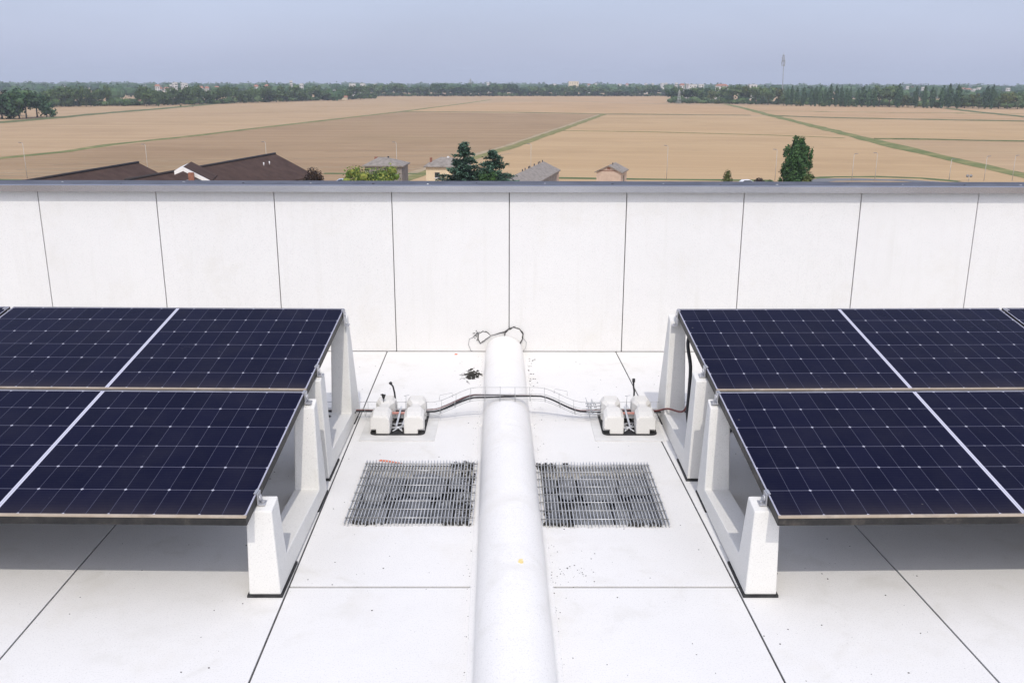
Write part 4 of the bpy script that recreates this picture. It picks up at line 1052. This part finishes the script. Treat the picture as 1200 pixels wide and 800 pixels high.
plant('columnar_tree', 'tall dark green columnar tree standing alone before the fields on the right', 'tree', 936, 158.0, 190, bl, 9000, .25, LEAF_CT, 8)
plant('shrub', 'reddish green shrub at the foot of the tall columnar tree', 'shrub', 947, 203, 186, [(0,0,.6,1.1,1,.35),(.4,.1,.7,.6,.6,.25),(-.5,0,.65,.6,.6,.25)], 420, .2, LEAF_OL, 9, False)
plant('shrub', 'rounded olive green bush alone on the field edge', 'shrub', 853, 198.7, 195, [(0,0,.5,1.15,1.15,.42),(0,0,.76,.75,.75,.2),(.1,0,.9,.4,.4,.1)], 700, .16, LEAF_OL, 10, False)
plant('shrub', 'low dark copper bush right of the white car', 'shrub', 890.5, 208.0, 200, [(0,0,.6,1.1,1,.38),(-.5,0,.7,.5,.5,.25),(.5,0,.62,.5,.5,.3)], 320, .17, LEAF_RD, 12, False)
plant('shrub', 'very small green bush between the copper bush and the columnar tree', 'shrub', 902, 209.6, 200, [(0,0,.6,.6,.6,.36)], 140, .16, LEAF, 13, False)
bl = [(0,0,.55,3.7,2.4,.36),(-1,0,.72,2.0,1.6,.2),(1.4,0,.70,1.8,1.6,.2)] + [(rr.uniform(-3.6,3.6), rr.uniform(-2,2), rr.uniform(.5,.88), rr.uniform(.6,1.1), rr.uniform(.6,1.1), rr.uniform(.08,.13)) for _ in range(26)]
plant('garden_tree', 'broad yellow green tree in front of the grey hip roofed house', 'tree', 435, 190.5, 150, [(x*1.12,y,z,a*1.1,b,c) for x,y,z,a,b,c in bl], 5200, .17, LEAF_YG, 14)
bl = [(0,0,.6,1.9,1.5,.34),(0,0,.82,1.3,1.2,.17)] + [(rr.uniform(-1.9,1.9), rr.uniform(-1,1), rr.uniform(.45,.85), .6, .6, .1) for _ in range(10)]
plant('garden_tree', 'dark copper leaved tree at the right end of the large brown barn', 'tree', 367, 195.0, 150, bl, 2000, .17, LEAF_RD, 15)
bl = [(rr.uniform(-2.4,2.4), rr.uniform(-1,1), rr.uniform(.35,.85), rr.uniform(.5,.9), .7, rr.uniform(.08,.16)) for _ in range(18)]
plant('garden_tree', 'fresh green bush in front of the two conifers', 'shrub', 579, 197.0, 143, bl, 2400, .17, LEAF_BR, 16, False)
def conifer(label, u, v_top, D, wpx, seed, lean):
    p = height_at(u, v_top, D); H = p.z-GZ; W = wpx/FPX*D/2; t = thing('conifer', label, 'tree', (p.x-lean, D, GZ), 0, 'blue green conifers'); r = random.Random(seed)
    cr = MB(); tk = MB(); tk.tube([(0,0,-.1),(lean*.3,0,H*.4),(lean*.7,0,H*.75),(lean,0,H*.98)], [.24,.18,.10,.02], 7)
    for i in range(135):
        z = r.uniform(.18,.985); w_ = W*(1-z)**.85*1.7*r.uniform(.35,1.18)+.2; a = r.uniform(0,6.28); xl = lean*z
        tipz = z*H+ w_*r.uniform(-.05,.28)
        e = Vector((xl+w_*math.cos(a), w_*math.sin(a), tipz)); s0 = Vector((xl,0,z*H))
        tk.tube([s0, s0.lerp(e,.6)+Vector((0,0,.1)), e], [.05,.03,.01], 4)
        n = int(22+w_*40)
        for k in range(n):
            q_ = r.uniform(.15,1.05); c = s0.lerp(e, q_); sw = .30*(1.15-q_*.6)
            c = c+Vector((r.gauss(0,sw), r.gauss(0,sw), r.gauss(0,.13)-.05)); s_ = r.uniform(.16,.32)
            nr = Vector((r.gauss(0,.5), r.gauss(0,.5), 1)).normalized(); a1 = nr.cross(Vector((r.gauss(0,1), r.gauss(0,1), .1))).normalized(); b1 = nr.cross(a1)
            cr.add([c+a1*s_, c+b1*s_*.5, c-a1*s_, c-b1*s_*.5], [(0,1,2,3)])
    cr.build('crown', LEAF_CD, t, fix=False); tk.build('trunk', BARK, t)
conifer('taller blue green conifer with a bent tip beside the cream house', 544, 166.5, 152, 58, 3, .55)
conifer('wider blue green conifer right of the bent tipped one', 577, 176, 156, 66, 4, .0)

# ------------------------------------------------------------------ street lamps, sign, cars
M_POLE = mottled('lamp_pole', (.42,.40,.35), (.52,.49,.44), 1, .6); M_LAMP = mottled('lamp_head', (.18,.18,.18), (.26,.26,.26), 2, .5)
def street_lamp(u, vt, vb, label, bend):
    p = ground_at(u, min(vb, 212)); H = height_at(u, vt, p.y).z-GZ
    t = thing('street_lamp', label, 'street lamp', (p.x, p.y, GZ), 0, 'tall street lamps along the field edge')
    m = MB(); m.tube([(0,0,0),(0,0,H*.5),(0,0,H)], [.075,.06,.045], 7); m.build('pole', M_POLE, t)
    m = MB(); m.tube([(0,0,H-.05),(bend*.5,0,H+.12)], .05, 6); m.build('arm', M_POLE, t)
    m = MB(); m.loft([[(bend*.4+dx,dy,H+.1+dz) for dx,dy,dz in ((-.1,-.14,0),(.0,-.16,.12),(.0,.16,.12),(-.1,.14,0))],[(bend*.4+dx+math.copysign(.7,bend),dy*.7,H+.16+dz) for dx,dy,dz in ((-.1,-.14,0),(.0,-.16,.10),(.0,.16,.10),(-.1,.14,0))]]); m.build('lamp_head', M_LAMP, t)
for u, vt, vb, lab, be in ((32,168,209,'street lamp farthest to the left, before the verge',-.5),(174,170,207,'street lamp between the low barn and the large brown barn',-.5),(313.5,167,205,'street lamp behind the ridge end of the large brown barn',-.5),(465.5,167.5,207,'street lamp rising behind the grey hip roofed house',-.5),(622,169.5,208,'street lamp rising behind the long grey shed',-.5),
                           (781,171.5,211.5,'street lamp alone between the pink hut and the olive bush',-.5),(908,176,212,'street lamp left of the tall columnar tree',-.5),(998,181,213,'street lamp right of the columnar tree, by the road bend',.5),(1025,180,212,'faint street lamp beyond the road bend, second right of the columnar tree',-.5),
                           (1112,187,214,'street lamp left of the double disc sign',.5),(1153,184,212,'street lamp standing against the wide green verge on the right',.5),(1186,183,214,'street lamp farthest to the right',.5)):
    street_lamp(u, vt, vb, lab, be)
p = ground_at(1135, 212); t = thing('road_sign', 'short road sign post carrying a pair of grey discs', 'sign', (p.x, p.y, GZ))
H = height_at(1135, 206, p.y).z-GZ; m = MB(); m.tube([(0,0,0),(0,0,H)], .06, 6); m.tube([(-.45,0,H*.86),(.45,0,H*.86)], .04, 5); m.build('post', M_POLE, t)
for s in (-1, 1): m = MB(); m.tube([(s*.42,-.06,H*.97),(s*.42,-.02,H*.97)], .36, 14); m.build('disc', M_LAMP, t)
M_CARW = mottled('white_car_paint', (.74,.74,.75), (.80,.80,.81), 1, .3); M_GLASS = mottled('car_glass', (.03,.04,.05), (.05,.06,.07), 1, .1)
def car(u, v, D, ang, label, paint):
    p = height_at(u, v, D); t = thing('parked_car', label, 'car', (p.x, D, GZ+.3), ang)
    prof = [(-2.1,.35),(-2.12,.75),(-1.95,.92),(-1.1,1.0),(-.55,1.42),(.9,1.45),(1.7,1.0),(2.08,.9),(2.12,.4)]
    m = MB(); m.loft([[(x,y,z if z < 1.05 else z) for x,z in prof] for y in (-.82,.82)]); m.build('body', paint, t, .08)
    m = MB()
    for y in (-.83,.825): m.hexa([(-.95,y,1.03),(1.5,y,1.03),(.85,y,1.36),(-.52,y,1.36)], [(-.95,y+.006,1.03),(1.5,y+.006,1.03),(.85,y+.006,1.36),(-.52,y+.006,1.36)])
    m.build('side_window', M_GLASS, t)
    for x in (-1.3,1.3):
        for y in (-.8,.8): m = MB(); m.tube([(x,y-.1,.32),(x,y+.1,.32)], .32, 14); m.build('wheel', M_BLACK, t)
car(873.5, 208.4, 206, .15, 'white car of which little more than the roof shows above the coping', M_CARW)
car(400, 208.0, 206, .1, 'pale blue car behind the coping left of the yellow green tree', mottled('blue_car_paint', (.42,.50,.60), (.48,.56,.66), 1, .3))

# ------------------------------------------------------------------ the hazy air over the plain
hz = MB(); hz.box(-4000, 4000, -400, 5400, GZ-1, 62)
t = bpy.data.materials.new('haze_air'); t.use_nodes = True; nt = t.node_tree; nt.nodes.clear()
ou = nt.nodes.new('ShaderNodeOutputMaterial'); pv = nt.nodes.new('ShaderNodeVolumePrincipled')
pv.inputs['Color'].default_value = (.82,.90,1.0,1); pv.inputs['Density'].default_value = .00015; pv.inputs['Anisotropy'].default_value = 0
nt.links.new(pv.outputs[0], ou.inputs['Volume'])
HAZE = True
if HAZE: tag(hz.build('haze', t), kind='stuff')
